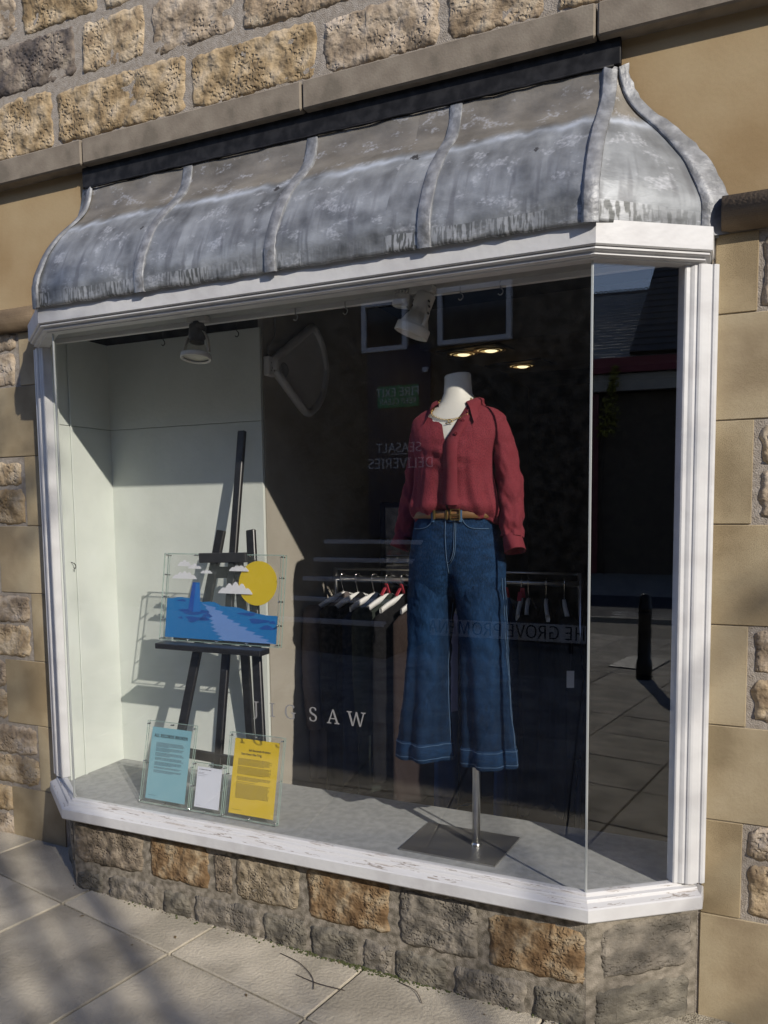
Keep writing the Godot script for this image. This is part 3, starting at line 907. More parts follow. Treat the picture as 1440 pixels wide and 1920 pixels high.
# ---------------------------------------------------------------- behind the glass
func interior() -> void:
	var S := shop_node
	# display bed
	var st := mk()
	prism(st, clean([[-1.325, 0.285], [1.37, 0.285], [1.37, -0.045], [1.075, -0.256], [-1.075, -0.256], [-1.325, -0.08]]), Vector3(1, 0, 0), Vector3(0, 0, -1), Vector3(0, -0.055, 0), 0.035)
	obj("display_bed", st, M.bed, S)
	st = mk()
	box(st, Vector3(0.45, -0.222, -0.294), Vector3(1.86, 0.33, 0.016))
	obj("display_bed_skirting", st, M.inside, S)
	# white boards round the left end
	for e in [[-0.02, 1.612], [1.6145, 2.016]]:
		st = mk()
		box(st, Vector3(-0.8795, (e[0] + e[1]) * 0.5, -0.293), Vector3(0.871, e[1] - e[0], 0.016), 0.001)
		obj("back_board", st, M.panel, S)
		st = mk()
		box(st, Vector3(-1.318, (e[0] + e[1]) * 0.5, -0.118), Vector3(0.016, e[1] - e[0], 0.36), 0.001)
		obj("side_board", st, M.panel, S)
	st = mk()
	box(st, Vector3(-1.306, 0.99, 0.05), Vector3(0.008, 2.02, 0.03), 0.002)
	box(st, Vector3(-1.303, 0.99, -0.03), Vector3(0.006, 2.02, 0.012), 0.002)
	obj("cover_strip", st, M.panel, S)
	# partition running back from the end of the white boards
	st = mk()
	box(st, Vector3(-0.452, 1.0, -2.65), Vector3(0.024, 2.75, 4.69))
	obj("partition_wall", st, M.beige, S)
	# shell of the shop
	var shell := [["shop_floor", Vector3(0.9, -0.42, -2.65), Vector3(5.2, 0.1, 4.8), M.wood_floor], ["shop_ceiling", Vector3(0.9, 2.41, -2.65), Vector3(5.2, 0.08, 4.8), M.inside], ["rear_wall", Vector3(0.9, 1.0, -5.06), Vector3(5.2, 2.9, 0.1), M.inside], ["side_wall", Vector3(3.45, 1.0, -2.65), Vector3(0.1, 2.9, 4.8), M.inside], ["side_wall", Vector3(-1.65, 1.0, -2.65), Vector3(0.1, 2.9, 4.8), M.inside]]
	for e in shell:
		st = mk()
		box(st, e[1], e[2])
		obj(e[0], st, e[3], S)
	# dark lining above the window head, and the boards that carry the spotlights
	st = mk()
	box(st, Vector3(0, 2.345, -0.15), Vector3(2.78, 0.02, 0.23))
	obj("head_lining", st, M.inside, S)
	st = mk()
	prism(st, clean([[-1.36, -0.04], [1.36, -0.04], [1.075, -0.25], [-1.075, -0.25]]), Vector3(1, 0, 0), Vector3(0, 0, -1), Vector3(0, 1.986, 0), 0.016)
	obj("ceiling_board", st, M.board_grey, S)
	st = mk()
	box(st, Vector3(0.0, 1.984, 0.030), Vector3(2.66, 0.034, 0.018), 0.002)
	obj("ceiling_edge_trim", st, M.dim_white, S)
	for z in [0.20, 0.17]:
		st = mk()
		box(st, Vector3(0.0, 1.982, z), Vector3(2.2, 0.008, 0.006), 0.001)
		obj("ceiling_batten", st, M.dim_white, S)
	# lowered ceiling with two lamps
	st = mk()
	prism(st, clean([[-0.26, 1.72], [-0.03, 2.80], [3.3, 3.1], [3.3, 1.5]]), Vector3(1, 0, 0), Vector3(0, 0, -1), Vector3(0, 2.15, 0), 0.22)
	obj("bulkhead", st, tri_mat(ntex(230, 0.01, 4, [[0.2, lin(0.16, 0.15, 0.13)], [0.8, lin(0.2, 0.19, 0.165)]]), 1.0, 0.85), S)
	var glow := mat(lin(0.8, 0.62, 0.3), 0.4)
	glow.emission_enabled = true; glow.emission = lin(1.0, 0.72, 0.30); glow.emission_energy_multiplier = 0.42
	var bulb := mat(lin(0.9, 0.8, 0.5), 0.3)
	bulb.emission_enabled = true; bulb.emission = lin(1.0, 0.86, 0.5); bulb.emission_energy_multiplier = 1.6
	var ring_m := mat(lin(0.25, 0.16, 0.07), 0.35, 0.7)
	for k in 2:
		var p: Vector3 = [Vector3(0.03, 2.15, -1.88), Vector3(0.142, 2.15, -2.47)][k]
		var L := thing("ceiling_light", ["square ceiling downlight glowing warm yellow, nearer the window", "square ceiling downlight glowing warm yellow, deeper inside the shop, right of the mannequin's neck"][k], "ceiling light", p, "square downlights in the lowered shop ceiling")
		st = mk()
		var bb := Basis(Vector3.UP, -0.2)
		box(st, p + Vector3(0, -0.004, 0), Vector3(0.40, 0.012, 0.24), 0.002, bb)
		obj("housing", st, M.black_paint, L)
		for s in ([-1.0, 1.0] if k == 0 else [0.1]):
			var c: Vector3 = p + bb * Vector3(0.092 * s, -0.0125, 0)
			st = mk(true)
			lathe(st, c, Vector3.DOWN, [[0.094, 0.0], [0.094, 0.004], [0.078, 0.006], [0.076, 0.0]], 28)
			obj("trim_ring", st, ring_m, L)
			st = mk(true)
			lathe(st, c, Vector3.DOWN, [[0.075, 0.001], [0.055, 0.005], [0.025, 0.007], [0.0, 0.0075]], 28)
			obj("reflector", st, glow, L)
			st = mk(true)
			lathe(st, c + bb * Vector3(0.012, 0, 0.006), Vector3.DOWN, [[0.036, 0.004], [0.036, 0.010], [0.026, 0.014], [0.0, 0.0155]], 20)
			obj("lamp_face", st, bulb, L)
			st = mk(true)
			lathe(st, c, Vector3.DOWN, [[0.064, 0.0035], [0.064, 0.0085], [0.058, 0.0095], [0.056, 0.0055]], 28)
			obj("inner_ring", st, ring_m, L)
		var om := OmniLight3D.new()
		om.name = "lamp_light"
		om.light_energy = 0.002; om.light_color = Color(1.0, 0.82, 0.55); om.light_size = 0.08; om.omni_range = 8.0; om.omni_attenuation = 2.0
		om.shadow_enabled = true
		L.add_child(om)
		om.position = Vector3(0, -0.06, 0)
	spots()
	wall_fitting()
	hooks()
	mirror()

func spots() -> void:
	var can := mat(lin(0.55, 0.54, 0.5), 0.4)
	var lens := mat(lin(0.6, 0.6, 0.52), 0.15)
	var dark := mat(lin(0.06, 0.06, 0.06), 0.5)
	for k in 2:
		var label: String = ["white track spotlight pointing down above the easel, with a round yoke", "white track spotlight tilted sideways above the mannequin, its rim catching the sun"][k]
		var top: Vector3 = [Vector3(-0.478, 1.984, 0.10), Vector3(0.475, 1.984, 0.10)][k]
		var L := thing("spotlight", label, "spotlight", top, "track spotlights under the window head")
		var c: Vector3 = [Vector3(-0.488, 1.884, 0.10), Vector3(0.462, 1.897, 0.10)][k]      # pivot
		var ax: Vector3 = [Vector3(0.02, -1, 0.16), Vector3(-0.36, -0.92, 0.12)][k].normalized()
		var sidev: Vector3 = [Vector3(0.96, 0.05, 0.1), Vector3(0.75, -0.25, 0.6)][k]
		sidev = (sidev - ax * sidev.dot(ax)).normalized()
		var st := mk()
		box(st, top + Vector3(0, -0.013, 0), Vector3(0.09, 0.026, 0.035), 0.004)
		obj("mount", st, can, L)
		st = mk(true)
		cyl(st, top + Vector3(0, -0.02, 0), top + Vector3(0, -0.05, 0), 0.022, 16)
		obj("swivel", st, dark if k == 0 else can, L)
		st = mk(true)
		lathe(st, c, ax, [[0.0, -0.07], [0.03, -0.07], [0.034, -0.066], [0.034, -0.02], [0.029, -0.016], [0.029, -0.006], [0.03, 0.0]], 24)
		obj("lamp_holder", st, dark if k == 0 else can, L)
		st = mk(true)
		lathe(st, c, ax, [[0.026, -0.004], [0.036, 0.012], [0.046, 0.03], [0.053, 0.046], [0.055, 0.052]], 28)
		obj("reflector", st, glass_mat(0.16, Color(0.7, 0.66, 0.5)) if k == 0 else can, L)
		st = mk(true)
		lathe(st, c, ax, [[0.054, 0.047], [0.06, 0.049], [0.061, 0.054], [0.061, 0.066 if k == 0 else 0.08], [0.056, 0.067 if k == 0 else 0.081], [0.05, 0.062]], 32)
		obj("rim", st, can, L)
		st = mk(true)
		lathe(st, c, ax, [[0.052, 0.056], [0.034, 0.052], [0.0, 0.05]], 28)
		obj("lens", st, lens, L)
		# yoke: a flat band bent round the can
		var up := -ax
		var arm := []
		for i in 15:
			var a := PI * i / 14.0
			arm.append(c + ax * 0.045 + sidev * cos(a) * 0.066 + up * (sin(a) * 0.10))
		st = mk(true)
		var rows := []
		var fw := sidev.cross(ax).normalized()
		for i in arm.size():
			var p: Vector3 = arm[i]
			var t: Vector3 = (arm[mini(i + 1, 14)] - arm[maxi(i - 1, 0)]).normalized()
			var nn := t.cross(fw).normalized()
			rows.append(PackedVector3Array([p + fw * 0.008 + nn * 0.0015, p - fw * 0.008 + nn * 0.0015, p - fw * 0.008 - nn * 0.0015, p + fw * 0.008 - nn * 0.0015]))
		surf(st, rows, true)
		obj("yoke", st, can, L)
		if k == 1:
			st = mk()
			box(st, c + Vector3(-0.062, 0.048, 0.0), Vector3(0.062, 0.05, 0.04), 0.005, Basis(Vector3(0, 0, 1), -0.22))
			for i in 5: box(st, c + Vector3(-0.085 + 0.012 * i, 0.072, 0.021), Vector3(0.005, 0.012, 0.004), 0.0, Basis(Vector3(0, 0, 1), -0.22))
			obj("ballast_box", st, can, L)
			st = mk()
			for i in 4:
				var a := 0.45 + 0.28 * i
				var p := c + ax * 0.045 + sidev * cos(a) * 0.0685 + up * sin(a) * 0.1025
				box(st, p, Vector3(0.009, 0.006, 0.004), 0.0, Basis(Vector3(0, 0, 1), -1.0))
			obj("yoke_slots", st, dark, L)

func wall_fitting() -> void:
	# white wedge with a round edge, flat on the partition
	var F := thing("wall_panel", "dim white wedge shaped panel with a thick curved rim on the beige partition wall", "wall panel", Vector3(-0.44, 1.83, -0.38))
	var rim := [Vector2(-0.352, 1.84)]                       # (z, y)
	rim.append_array(spline([Vector2(-0.6, 1.693), Vector2(-0.632, 1.682), Vector2(-0.672, 1.69), Vector2(-0.75, 1.742), Vector2(-0.803, 1.82), Vector2(-0.825, 1.92), Vector2(-0.79, 2.02), Vector2(-0.725, 2.083), Vector2(-0.69, 2.088)], 24))
	rim.append(Vector2(-0.352, 1.885))
	var poly := PackedVector2Array()
	for p in rim: poly.append(Vector2(-p.x, p.y))            # plan: right = -z, up = y
	var st := mk()
	prism(st, poly, Vector3(0, 0, -1), Vector3.UP, Vector3(-0.44, 0, 0), 0.03)
	obj("face", st, M.dim_white, F)
	st = mk(true)
	var loop := []
	for p in rim: loop.append(Vector3(-0.412, p.y, p.x))
	loop.append(loop[0])
	tube(st, loop, 0.02, 10)
	obj("rim", st, M.dim_white, F)
	st = mk(true)
	lathe(st, Vector3(-0.409, 1.852, -0.43), Vector3(1, 0, 0), [[0.034, -0.002], [0.03, 0.004], [0.02, 0.002], [0.0, -0.001]], 20)
	obj("round_recess", st, M.board_grey, F)
	var K := thing("wall_socket", "white wall socket beside the wedge shaped panel, its cable running up", "socket", Vector3(-0.44, 1.85, -0.335))
	st = mk()
	box(st, Vector3(-0.425, 1.853, -0.335), Vector3(0.03, 0.085, 0.062), 0.004)
	obj("case", st, M.dim_white, K)
	st = mk()
	for e in [[0.012, 0.014], [-0.006, 0.004], [0.006, -0.008], [-0.012, -0.018], [0.014, -0.02]]:
		box(st, Vector3(-0.4095, 1.853 + e[1], -0.335 + e[0]), Vector3(0.001, 0.007, 0.004))
	obj("pin_holes", st, M.black_paint, K)
	st = mk(true)
	tube(st, spline([Vector3(-0.425, 1.89, -0.325), Vector3(-0.425, 1.93, -0.325), Vector3(-0.425, 1.97, -0.36), Vector3(-0.425, 2.02, -0.385), Vector3(-0.425, 2.2, -0.385)], 16), 0.0035, 6)
	obj("cable", st, M.board_grey, K)

func hooks() -> void:
	var grey := mat(lin(0.4, 0.4, 0.39), 0.4, 0.5)
	var spotsv := [[-0.82, -0.1, 0, "small dark hook hanging at the top left, before the white board"], [-0.435, -0.1, 0, "small dark hook at the top right corner of the white board"], [-0.07, 0.04, 1, "small pale hook hanging left of the tilted spotlight, above the wedge shaped panel"], [0.143, 0.04, 1, "small pale hook hanging between the wedge panel and the tilted spotlight"], [0.592, 0.04, 1, "small pale hook hanging right beside the tilted spotlight"], [0.735, 0.04, 1, "small pale hook nearest the glass corner, under the window head"]]
	for e in spotsv:
		var H := thing("ceiling_hook", e[3], "hook", Vector3(e[0], 1.975, e[1]), "small hooks under the window head")
		var y0: float = 1.986
		var st := mk(true)
		var p := []
		for q in [[0, 0.0], [0, -0.02], [0.008, -0.03], [0.009, -0.04], [0.0, -0.047], [-0.008, -0.042]]:
			p.append(Vector3(e[0] + q[0], y0 + q[1], e[1]))
		tube(st, spline(p, 14), 0.0022, 6)
		obj("wire", st, grey if e[2] else M.black_paint, H)
		if e[2] == 0:
			st = mk(true)
			cyl(st, Vector3(e[0], 2.36, e[1]), Vector3(e[0], y0, e[1]), 0.0018, 5)
			obj("stem", st, M.black_paint, H)
	# one more on the side board
	var h := thing("wall_hook", "tiny dark hook low on the white board at the left end of the window", "hook", Vector3(-1.31, 0.98, 0.0))
	var s2 := mk(true)
	tube(s2, spline([Vector3(-1.31, 0.99, 0.0), Vector3(-1.29, 0.985, 0.0), Vector3(-1.282, 0.972, 0.0), Vector3(-1.288, 0.962, 0.0), Vector3(-1.296, 0.967, 0.0)], 12), 0.002, 6)
	obj("wire", s2, M.black_paint, h)

func mirror() -> void:
	var T := thing("tall_mirror", "tall dark framed mirror standing deep in the shop, left of the mannequin", "mirror", Vector3(-0.335, -0.37, -1.3))
	var st := mk()
	var b := Basis(Vector3.UP, 0.25)
	for e in [[Vector3(-0.095, 0.81, 0), Vector3(0.03, 1.62, 0.03)], [Vector3(0.095, 0.81, 0), Vector3(0.012, 1.62, 0.03)], [Vector3(0, 1.61, 0), Vector3(0.2, 0.03, 0.03)], [Vector3(0, 0.02, 0), Vector3(0.2, 0.03, 0.03)]]:
		box(st, Vector3(-0.22, -0.37, -1.3) + b * (e[0] as Vector3), e[1], 0.003, b)
	obj("frame", st, M.black_paint, T)
	st = mk()
	box(st, Vector3(-0.22, 0.44, -1.3), Vector3(0.17, 1.58, 0.012), 0.0, b)
	obj("mirror_glass", st, mat(lin(0.5, 0.5, 0.5), 0.03, 1.0), T)

# ---------------------------------------------------------------- easel, picture and the three notices
func lean(x: float, y: float, z0: float, y0: float, k: float, up := 0.0) -> Vector3:
	return Vector3(x, y, z0 - k * (y - y0)) + Vector3(0, k, 1).normalized() * up

func display() -> void:
	var E := thing("easel", "black wooden A frame easel standing on the grey display bed before the white board", "easel", Vector3(-0.5, -0.02, 0.0))
	var wood := mat(lin(0.014, 0.014, 0.014), 0.38)
	var e := func(x: float, y: float, up := 0.0) -> Vector3: return lean(x, y, 0.10, -0.02, 0.20, up)
	var st := mk()
	bar(st, e.call(-0.487, 0.14, -0.02), e.call(-0.515, 1.571, -0.02), 0.036, 0.022, Vector3(0, 0, 1), 0.003)
	obj("mast", st, wood, E)
	st = mk()
	bar(st, e.call(-0.731, -0.018, -0.02), e.call(-0.578, 1.137, -0.02), 0.042, 0.02, Vector3(0, 0, 1), 0.003)
	obj("leg", st, wood, E)
	st = mk()
	bar(st, e.call(-0.24, -0.018, -0.02), e.call(-0.425, 1.139, -0.02), 0.042, 0.02, Vector3(0, 0, 1), 0.003)
	obj("leg", st, wood, E)
	st = mk()
	bar(st, Vector3(-0.52, -0.018, -0.262), Vector3(-0.495, 1.0, -0.155), 0.042, 0.02, Vector3(0, 0, 1), 0.003)
	obj("rear_leg", st, wood, E)
	st = mk()
	bar(st, e.call(-0.63, 1.008, 0.045), e.call(-0.39, 1.014, 0.045), 0.042, 0.02, Vector3(0, 0, 1), 0.003)
	obj("upper_clamp", st, mat(lin(0.035, 0.037, 0.04), 0.3), E)
	st = mk()
	bar(st, e.call(-0.622, 0.955, -0.024), e.call(-0.40, 0.96, -0.024), 0.05, 0.02, Vector3(0, 0, 1), 0.003)
	obj("crossbar", st, wood, E)
	st = mk()
	bar(st, e.call(-0.69, 0.187, -0.02), e.call(-0.27, 0.176, -0.02), 0.042, 0.018, Vector3(0, 0, 1), 0.003)
	obj("crossbar", st, wood, E)
	st = mk()
	bar(st, e.call(-0.79, 0.632, 0.055), e.call(-0.255, 0.632, 0.055), 0.024, 0.075, Vector3(0, 0, 1), 0.003)
	obj("tray", st, wood, E)
	st = mk()
	bar(st, e.call(-0.77, 0.668, -0.006), e.call(-0.275, 0.668, -0.006), 0.03, 0.012, Vector3(0, 0, 1), 0.002)
	obj("tray_back", st, wood, E)
	picture()
	notice(0, Vector3(-0.683, 0, 0), 0.252, 0.335, 0.205, 0.293, "pale blue notice in a clear acrylic stand, leftmost of the three before the easel")
	notice(1, Vector3(-0.470, 0, 0), 0.158, 0.192, 0.121, 0.159, "small white notice in a clear acrylic stand between the blue and yellow ones")
	notice(2, Vector3(-0.2545, 0, 0), 0.256, 0.33, 0.210, 0.291, "yellow notice in a clear acrylic stand, right of the small white one")

func picture() -> void:
	var P := thing("picture", "clear acrylic picture of a blue sea, yellow sun, obelisk and white clouds on the easel", "picture", Vector3(-0.52, 0.655, -0.02))
	var k := 0.15
	var len_ := sqrt(1.0 + k * k)
	var X := Vector3(1, 0, 0); var Y := Vector3(0, 1, -k).normalized(); var N := X.cross(Y)
	var O := Vector3(-0.8255, 0.657, -0.026)
	var sheet := func(u0: float, v0: float, w: float, h: float, d: float, t: float, called: String, m: Material) -> void:
		var s := mk()
		box(s, O + X * (u0 + w * 0.5) + Y * (v0 + h * 0.5) + N * d, Vector3(w, h, t), 0.0, Basis(X, Y, N))
		obj(called, s, m, P)
	sheet.call(0.0, 0.0, 0.612, 0.38, -0.012, 0.004, "acrylic_sheet", M.acrylic)
	sheet.call(0.0, 0.0, 0.612, 0.38, 0.012, 0.004, "acrylic_sheet", M.acrylic)
	# edges of the sheets: pale lines
	for d in [-0.012, 0.012]:
		for b in [[0.0, 0.0, 0.0012, 0.38], [0.6108, 0.0, 0.0012, 0.38], [0.0, 0.3788, 0.612, 0.0012], [0.0, 0.0, 0.612, 0.0012]]:
			sheet.call(b[0] - 0.0006, b[1] - 0.0006, b[2] + 0.0012, b[3] + 0.0012, d, 0.0046, "acrylic_edge", M.edge)
	for u in [0.02, 0.592]:
		sheet.call(u - 0.0008, 0.012, 0.0016, 0.356, 0.0, 0.0016, "inner_edge", M.edge)
	var flat := func(called: String, pts: Array, d: float, col: Color, t := 0.0012, label := "") -> void:
		var s := mk()
		prism(s, clean(pts), X, Y, O + N * d, t)
		var o := obj(called, s, mat(col, 0.55), P)
		if label: o.set_meta("label", label)
	var blue := lin(0.0, 0.17, 0.46); var deep := lin(0.0, 0.07, 0.33); var pale := lin(0.15, 0.29, 0.62)
	flat.call("sea", [[0.02, 0.012], [0.592, 0.012], [0.592, 0.128], [0.534, 0.129], [0.49, 0.135], [0.434, 0.146], [0.4, 0.155], [0.377, 0.157], [0.34, 0.157], [0.309, 0.159], [0.29, 0.168], [0.273, 0.174], [0.245, 0.175], [0.209, 0.172], [0.17, 0.18], [0.137, 0.186], [0.1, 0.19], [0.07, 0.188], [0.045, 0.183], [0.02, 0.184]], 0.0, blue, 0.0012, "blue cut out sea and hills")
	flat.call("water_path", [[0.206, 0.167], [0.235, 0.152], [0.229, 0.146], [0.253, 0.13], [0.246, 0.126], [0.269, 0.112], [0.25, 0.103], [0.273, 0.094], [0.256, 0.085], [0.283, 0.077], [0.262, 0.068], [0.292, 0.06], [0.27, 0.051], [0.31, 0.043], [0.288, 0.038], [0.324, 0.03], [0.303, 0.021], [0.336, 0.013], [0.586, 0.013], [0.544, 0.021], [0.559, 0.028], [0.51, 0.034], [0.534, 0.041], [0.475, 0.047], [0.492, 0.055], [0.436, 0.063], [0.452, 0.074], [0.4, 0.078], [0.413, 0.089], [0.37, 0.092], [0.381, 0.1], [0.34, 0.107], [0.35, 0.117], [0.312, 0.124], [0.322, 0.135], [0.275, 0.143], [0.286, 0.151], [0.24, 0.158]], 0.0014, pale, 0.0008, "pale blue zigzag path across the sea")
	var blob := func(cx: float, cy: float, w: float, h: float) -> void:
		var pts := []
		for i in 16:
			var a := TAU * i / 16.0
			var r := 1.0 + 0.22 * sin(a * 3.0 + cx * 40.0)
			pts.append([cx + cos(a) * w * r, cy + sin(a) * h * r])
		flat.call("wave_patch", pts, 0.0014, deep, 0.0006)
	blob.call(0.165, 0.128, 0.075, 0.012); blob.call(0.175, 0.099, 0.05, 0.009); blob.call(0.1, 0.1, 0.012, 0.005); blob.call(0.16, 0.086, 0.022, 0.004); blob.call(0.1, 0.175, 0.025, 0.005)
	blob.call(0.445, 0.13, 0.045, 0.007); blob.call(0.5, 0.103, 0.048, 0.01); blob.call(0.545, 0.077, 0.034, 0.009); blob.call(0.57, 0.1, 0.015, 0.006); blob.call(0.225, 0.1, 0.025, 0.01); blob.call(0.25, 0.118, 0.03, 0.01)
	flat.call("obelisk", [[0.138, 0.135], [0.165, 0.126], [0.204, 0.13], [0.191, 0.256], [0.154, 0.256]], 0.0024, lin(0.0, 0.15, 0.5), 0.001)
	flat.call("obelisk_side", [[0.139, 0.136], [0.165, 0.127], [0.172, 0.256], [0.1545, 0.256]], 0.0036, lin(0.0, 0.07, 0.38), 0.0006)
	var disc := []
	for i in 48: disc.append([0.4845 + 0.0945 * cos(TAU * i / 48.0), 0.261 + 0.0935 * sin(TAU * i / 48.0)])
	flat.call("sun_disc", disc, -0.003, lin(0.68, 0.50, 0.004), 0.002)
	var puff := func(l: float, r: float, base: float, top: float, humps: int) -> void:
		var pts := [[l, base], [r, base]]
		for i in humps * 6 + 1:
			var f := float(i) / (humps * 6)
			var env := pow(sin(PI * f), 0.8)
			var bump := absf(sin(PI * f * humps))
			pts.append([lerpf(r, l, f), base + 0.003 + (top - base) * env * (0.62 + 0.38 * bump)])
		flat.call("cloud", pts, 0.004, lin(0.75, 0.76, 0.78), 0.0012)
	puff.call(0.068, 0.14, 0.325, 0.35, 3); puff.call(0.125, 0.196, 0.315, 0.336, 3); puff.call(0.043, 0.175, 0.27, 0.301, 5); puff.call(0.194, 0.255, 0.296, 0.31, 3); puff.call(0.342, 0.44, 0.309, 0.335, 4); puff.call(0.292, 0.466, 0.213, 0.261, 5)
	for q in [[0.012, 0.372], [0.164, 0.374], [0.448, 0.374], [0.60, 0.372], [0.012, 0.286], [0.012, 0.189], [0.012, 0.091], [0.008, 0.006], [0.602, 0.285], [0.602, 0.187], [0.602, 0.088], [0.60, 0.008], [0.154, 0.006], [0.304, 0.006], [0.455, 0.006]]:
		var s := mk(true)
		var c: Vector3 = O + X * q[0] + Y * q[1]
		cyl(s, c - N * 0.016, c + N * 0.018, 0.0032, 10)
		obj("screw", s, M.chrome, P)

func notice(which: int, at: Vector3, w: float, h: float, pw: float, ph: float, label: String) -> void:
	var k := 0.22
	var X := Vector3(1, 0, 0); var Y := Vector3(0, 1, -k).normalized(); var N := X.cross(Y)
	var O := Vector3(at.x - w * 0.5, -0.012, 0.163)
	var T := thing("notice_stand", label, "notice", Vector3(at.x, -0.02, 0.163), "acrylic notice stands before the easel")
	h *= sqrt(1.0 + k * k)
	ph *= sqrt(1.0 + k * k)
	var put := func(called: String, cx: float, cy: float, sw: float, sh: float, d: float, t: float, m: Material) -> void:
		var s := mk()
		box(s, O + X * cx + Y * cy + N * d, Vector3(sw, sh, t), 0.0, Basis(X, Y, N))
		obj(called, s, m, T)
	put.call("acrylic_sheet", w * 0.5, h * 0.5, w, h, -0.006, 0.003, M.acrylic)
	put.call("acrylic_sheet", w * 0.5, h * 0.5, w, h, 0.006, 0.003, M.acrylic)
	for d in [-0.006, 0.006]:
		for b in [[0.0, h * 0.5, 0.0016, h], [w, h * 0.5, 0.0016, h], [w * 0.5, h, w, 0.0016], [w * 0.5, 0.0, w, 0.0016]]:
			put.call("acrylic_edge", b[0], b[1], b[2], b[3], d, 0.0036, M.edge)
	# back leg, bent from clear sheet
	var s := mk()
	var a := O + X * (w * 0.5) + Y * (h * 0.62) - N * 0.009
	var b := Vector3(a.x, -0.018, O.z - 0.13)
	bar(s, a, b, w * 0.35, 0.003, Vector3(0, 0.6, -1))
	obj("back_leg", s, M.acrylic, T)
	var cols := [Vector3(0.22, 0.45, 0.52), Vector3(0.70, 0.73, 0.80), Vector3(0.70, 0.50, 0.012)]
	var c: Vector3 = cols[which]
	# the printed sheet
	var IW := 210; var IH := 297
	var im := Image.create(IW, IH, false, Image.FORMAT_RGB8)
	im.fill(lin(c.x, c.y, c.z))
	var ink := lin(c.x * 0.12, c.y * 0.12, c.z * 0.16)
	var r := RandomNumberGenerator.new(); r.seed = 50 + which
	var paras: Array = [[[62, 5], [84, 4], [104, 4], [124, 3], [142, 4], [163, 2], [176, 3]], [[28, 1], [40, 1], [46, 1], [52, 1], [64, 1]], [[78, 7], [110, 8], [150, 4], [170, 1], [176, 15]]][which]
	var x0: int = [30, 12, 24][which]; var x1: int = [182, 92, 184][which]
	for p in paras:
		for l in p[1]:
			var y: int = p[0] + l * 4
			var x := x0
			var end: int = x1 - (r.randi() % 90 if l == p[1] - 1 else r.randi() % 14)
			while x < end:
				var ww := 3 + r.randi() % 9
				if y + 2 < IH - 20: im.fill_rect(Rect2i(x, y, mini(ww, end - x), 2), ink)
				x += ww + 2
	im.fill_rect(Rect2i(14, 280, 44, 1), ink)
	if which == 1:
		for e in [[14, 10], [28, 34], [66, 26], [96, 22]]: im.fill_rect(Rect2i(e[0], 16, e[1], 5), ink)
	var sm := mat(Color.WHITE, 0.6)
	sm.albedo_texture = ImageTexture.create_from_image(im)
	var cx := w * 0.5; var cy := 0.018 + ph * 0.5
	put.call("paper_back", cx, cy, pw, ph, -0.0012, 0.001, mat(lin(c.x, c.y, c.z), 0.7))
	s = mk()
	var f := func(px: float, py: float) -> Vector3: return O + X * (cx + px * pw) + Y * (cy + py * ph) + N * 0.0006
	uquad(s, f.call(-0.5, -0.5), f.call(0.5, -0.5), f.call(0.5, 0.5), f.call(-0.5, 0.5))
	obj("printed_sheet", s, sm, T)
	var font := SystemFont.new(); font.font_names = PackedStringArray(["Droid Sans"]); font.font_weight = 800
	var heads: Array = [[["ALL RECORDS BROKEN", 0.0, 0.385, 0.0145, 0.85]], [], [["All Records Broken", 0.08, 0.355, 0.0085, 1.0], ["Sun Over the Trig", -0.1, 0.30, 0.0088, 1.0]]][which]
	for e in heads:
		var tm := TextMesh.new()
		tm.font = font; tm.text = e[0]; tm.font_size = 48; tm.pixel_size = e[3] / 36.0; tm.depth = 0.0004
		tm.material = mat(lin(0.01, 0.012, 0.015), 0.7)
		var mi := MeshInstance3D.new(); mi.name = "heading"; mi.mesh = tm
		T.add_child(mi, true)
		mi.transform = Transform3D(Basis(X * e[4], Y, N), O + X * (cx + e[1] * pw) + Y * (cy + e[2] * ph) + N * 0.0011 - T.position)
	var n := 6 if which != 1 else 4
	for q in [[0.009, 0.96], [0.965, 0.96], [0.009, 0.5], [0.985, 0.5], [0.012, 0.02], [0.985, 0.02], [0.5, 0.972], [0.5, 0.02]]:
		s = mk(true)
		var p: Vector3 = O + X * (q[0] * w) + Y * (q[1] * h)
		cyl(s, p - N * 0.009, p + N * 0.011, 0.003, 8)
		obj("screw", s, M.chrome, T)

# ---------------------------------------------------------------- mannequin and its clothes
func ring(c: Vector3, hw: float, hd: float, n: int, pw := 2.3, a0 := 0.0) -> PackedVector3Array:
	# an oval round c, starting at the front centre (+z) and going towards +x; a0 leaves a gap open at the front
	var r := PackedVector3Array()
	for i in n:
		var a := lerpf(a0, TAU - a0, float(i) / (n - 1)) if a0 >= 0.0 else TAU * i / n
		var s := sin(a); var k := cos(a)
		r.append(c + Vector3(signf(s) * pow(absf(s), 2.0 / pw) * hw, 0, signf(k) * pow(absf(k), 2.0 / pw) * hd))
	return r

func table(rows: Array, y: float) -> Array:   # rows sorted by falling y: linear look up with smoothing
	for i in rows.size() - 1:
		var a = rows[i]; var b = rows[i + 1]
		if y <= a[0] and y >= b[0]:
			var f: float = (a[0] - y) / maxf(1e-6, a[0] - b[0])
			var p = rows[maxi(i - 1, 0)]; var q = rows[mini(i + 2, rows.size() - 1)]
			var o := []
			for k in a.size():
				var m0: float = (b[k] - p[k]) * 0.5; var m1: float = (q[k] - a[k]) * 0.5
				var f2 := f * f; var f3 := f2 * f
				o.append((2 * f3 - 3 * f2 + 1) * a[k] + (f3 - 2 * f2 + f) * m0 + (-2 * f3 + 3 * f2) * b[k] + (f3 - f2) * m1)
			return o
	return rows[0] if y > rows[0][0] else rows[-1]

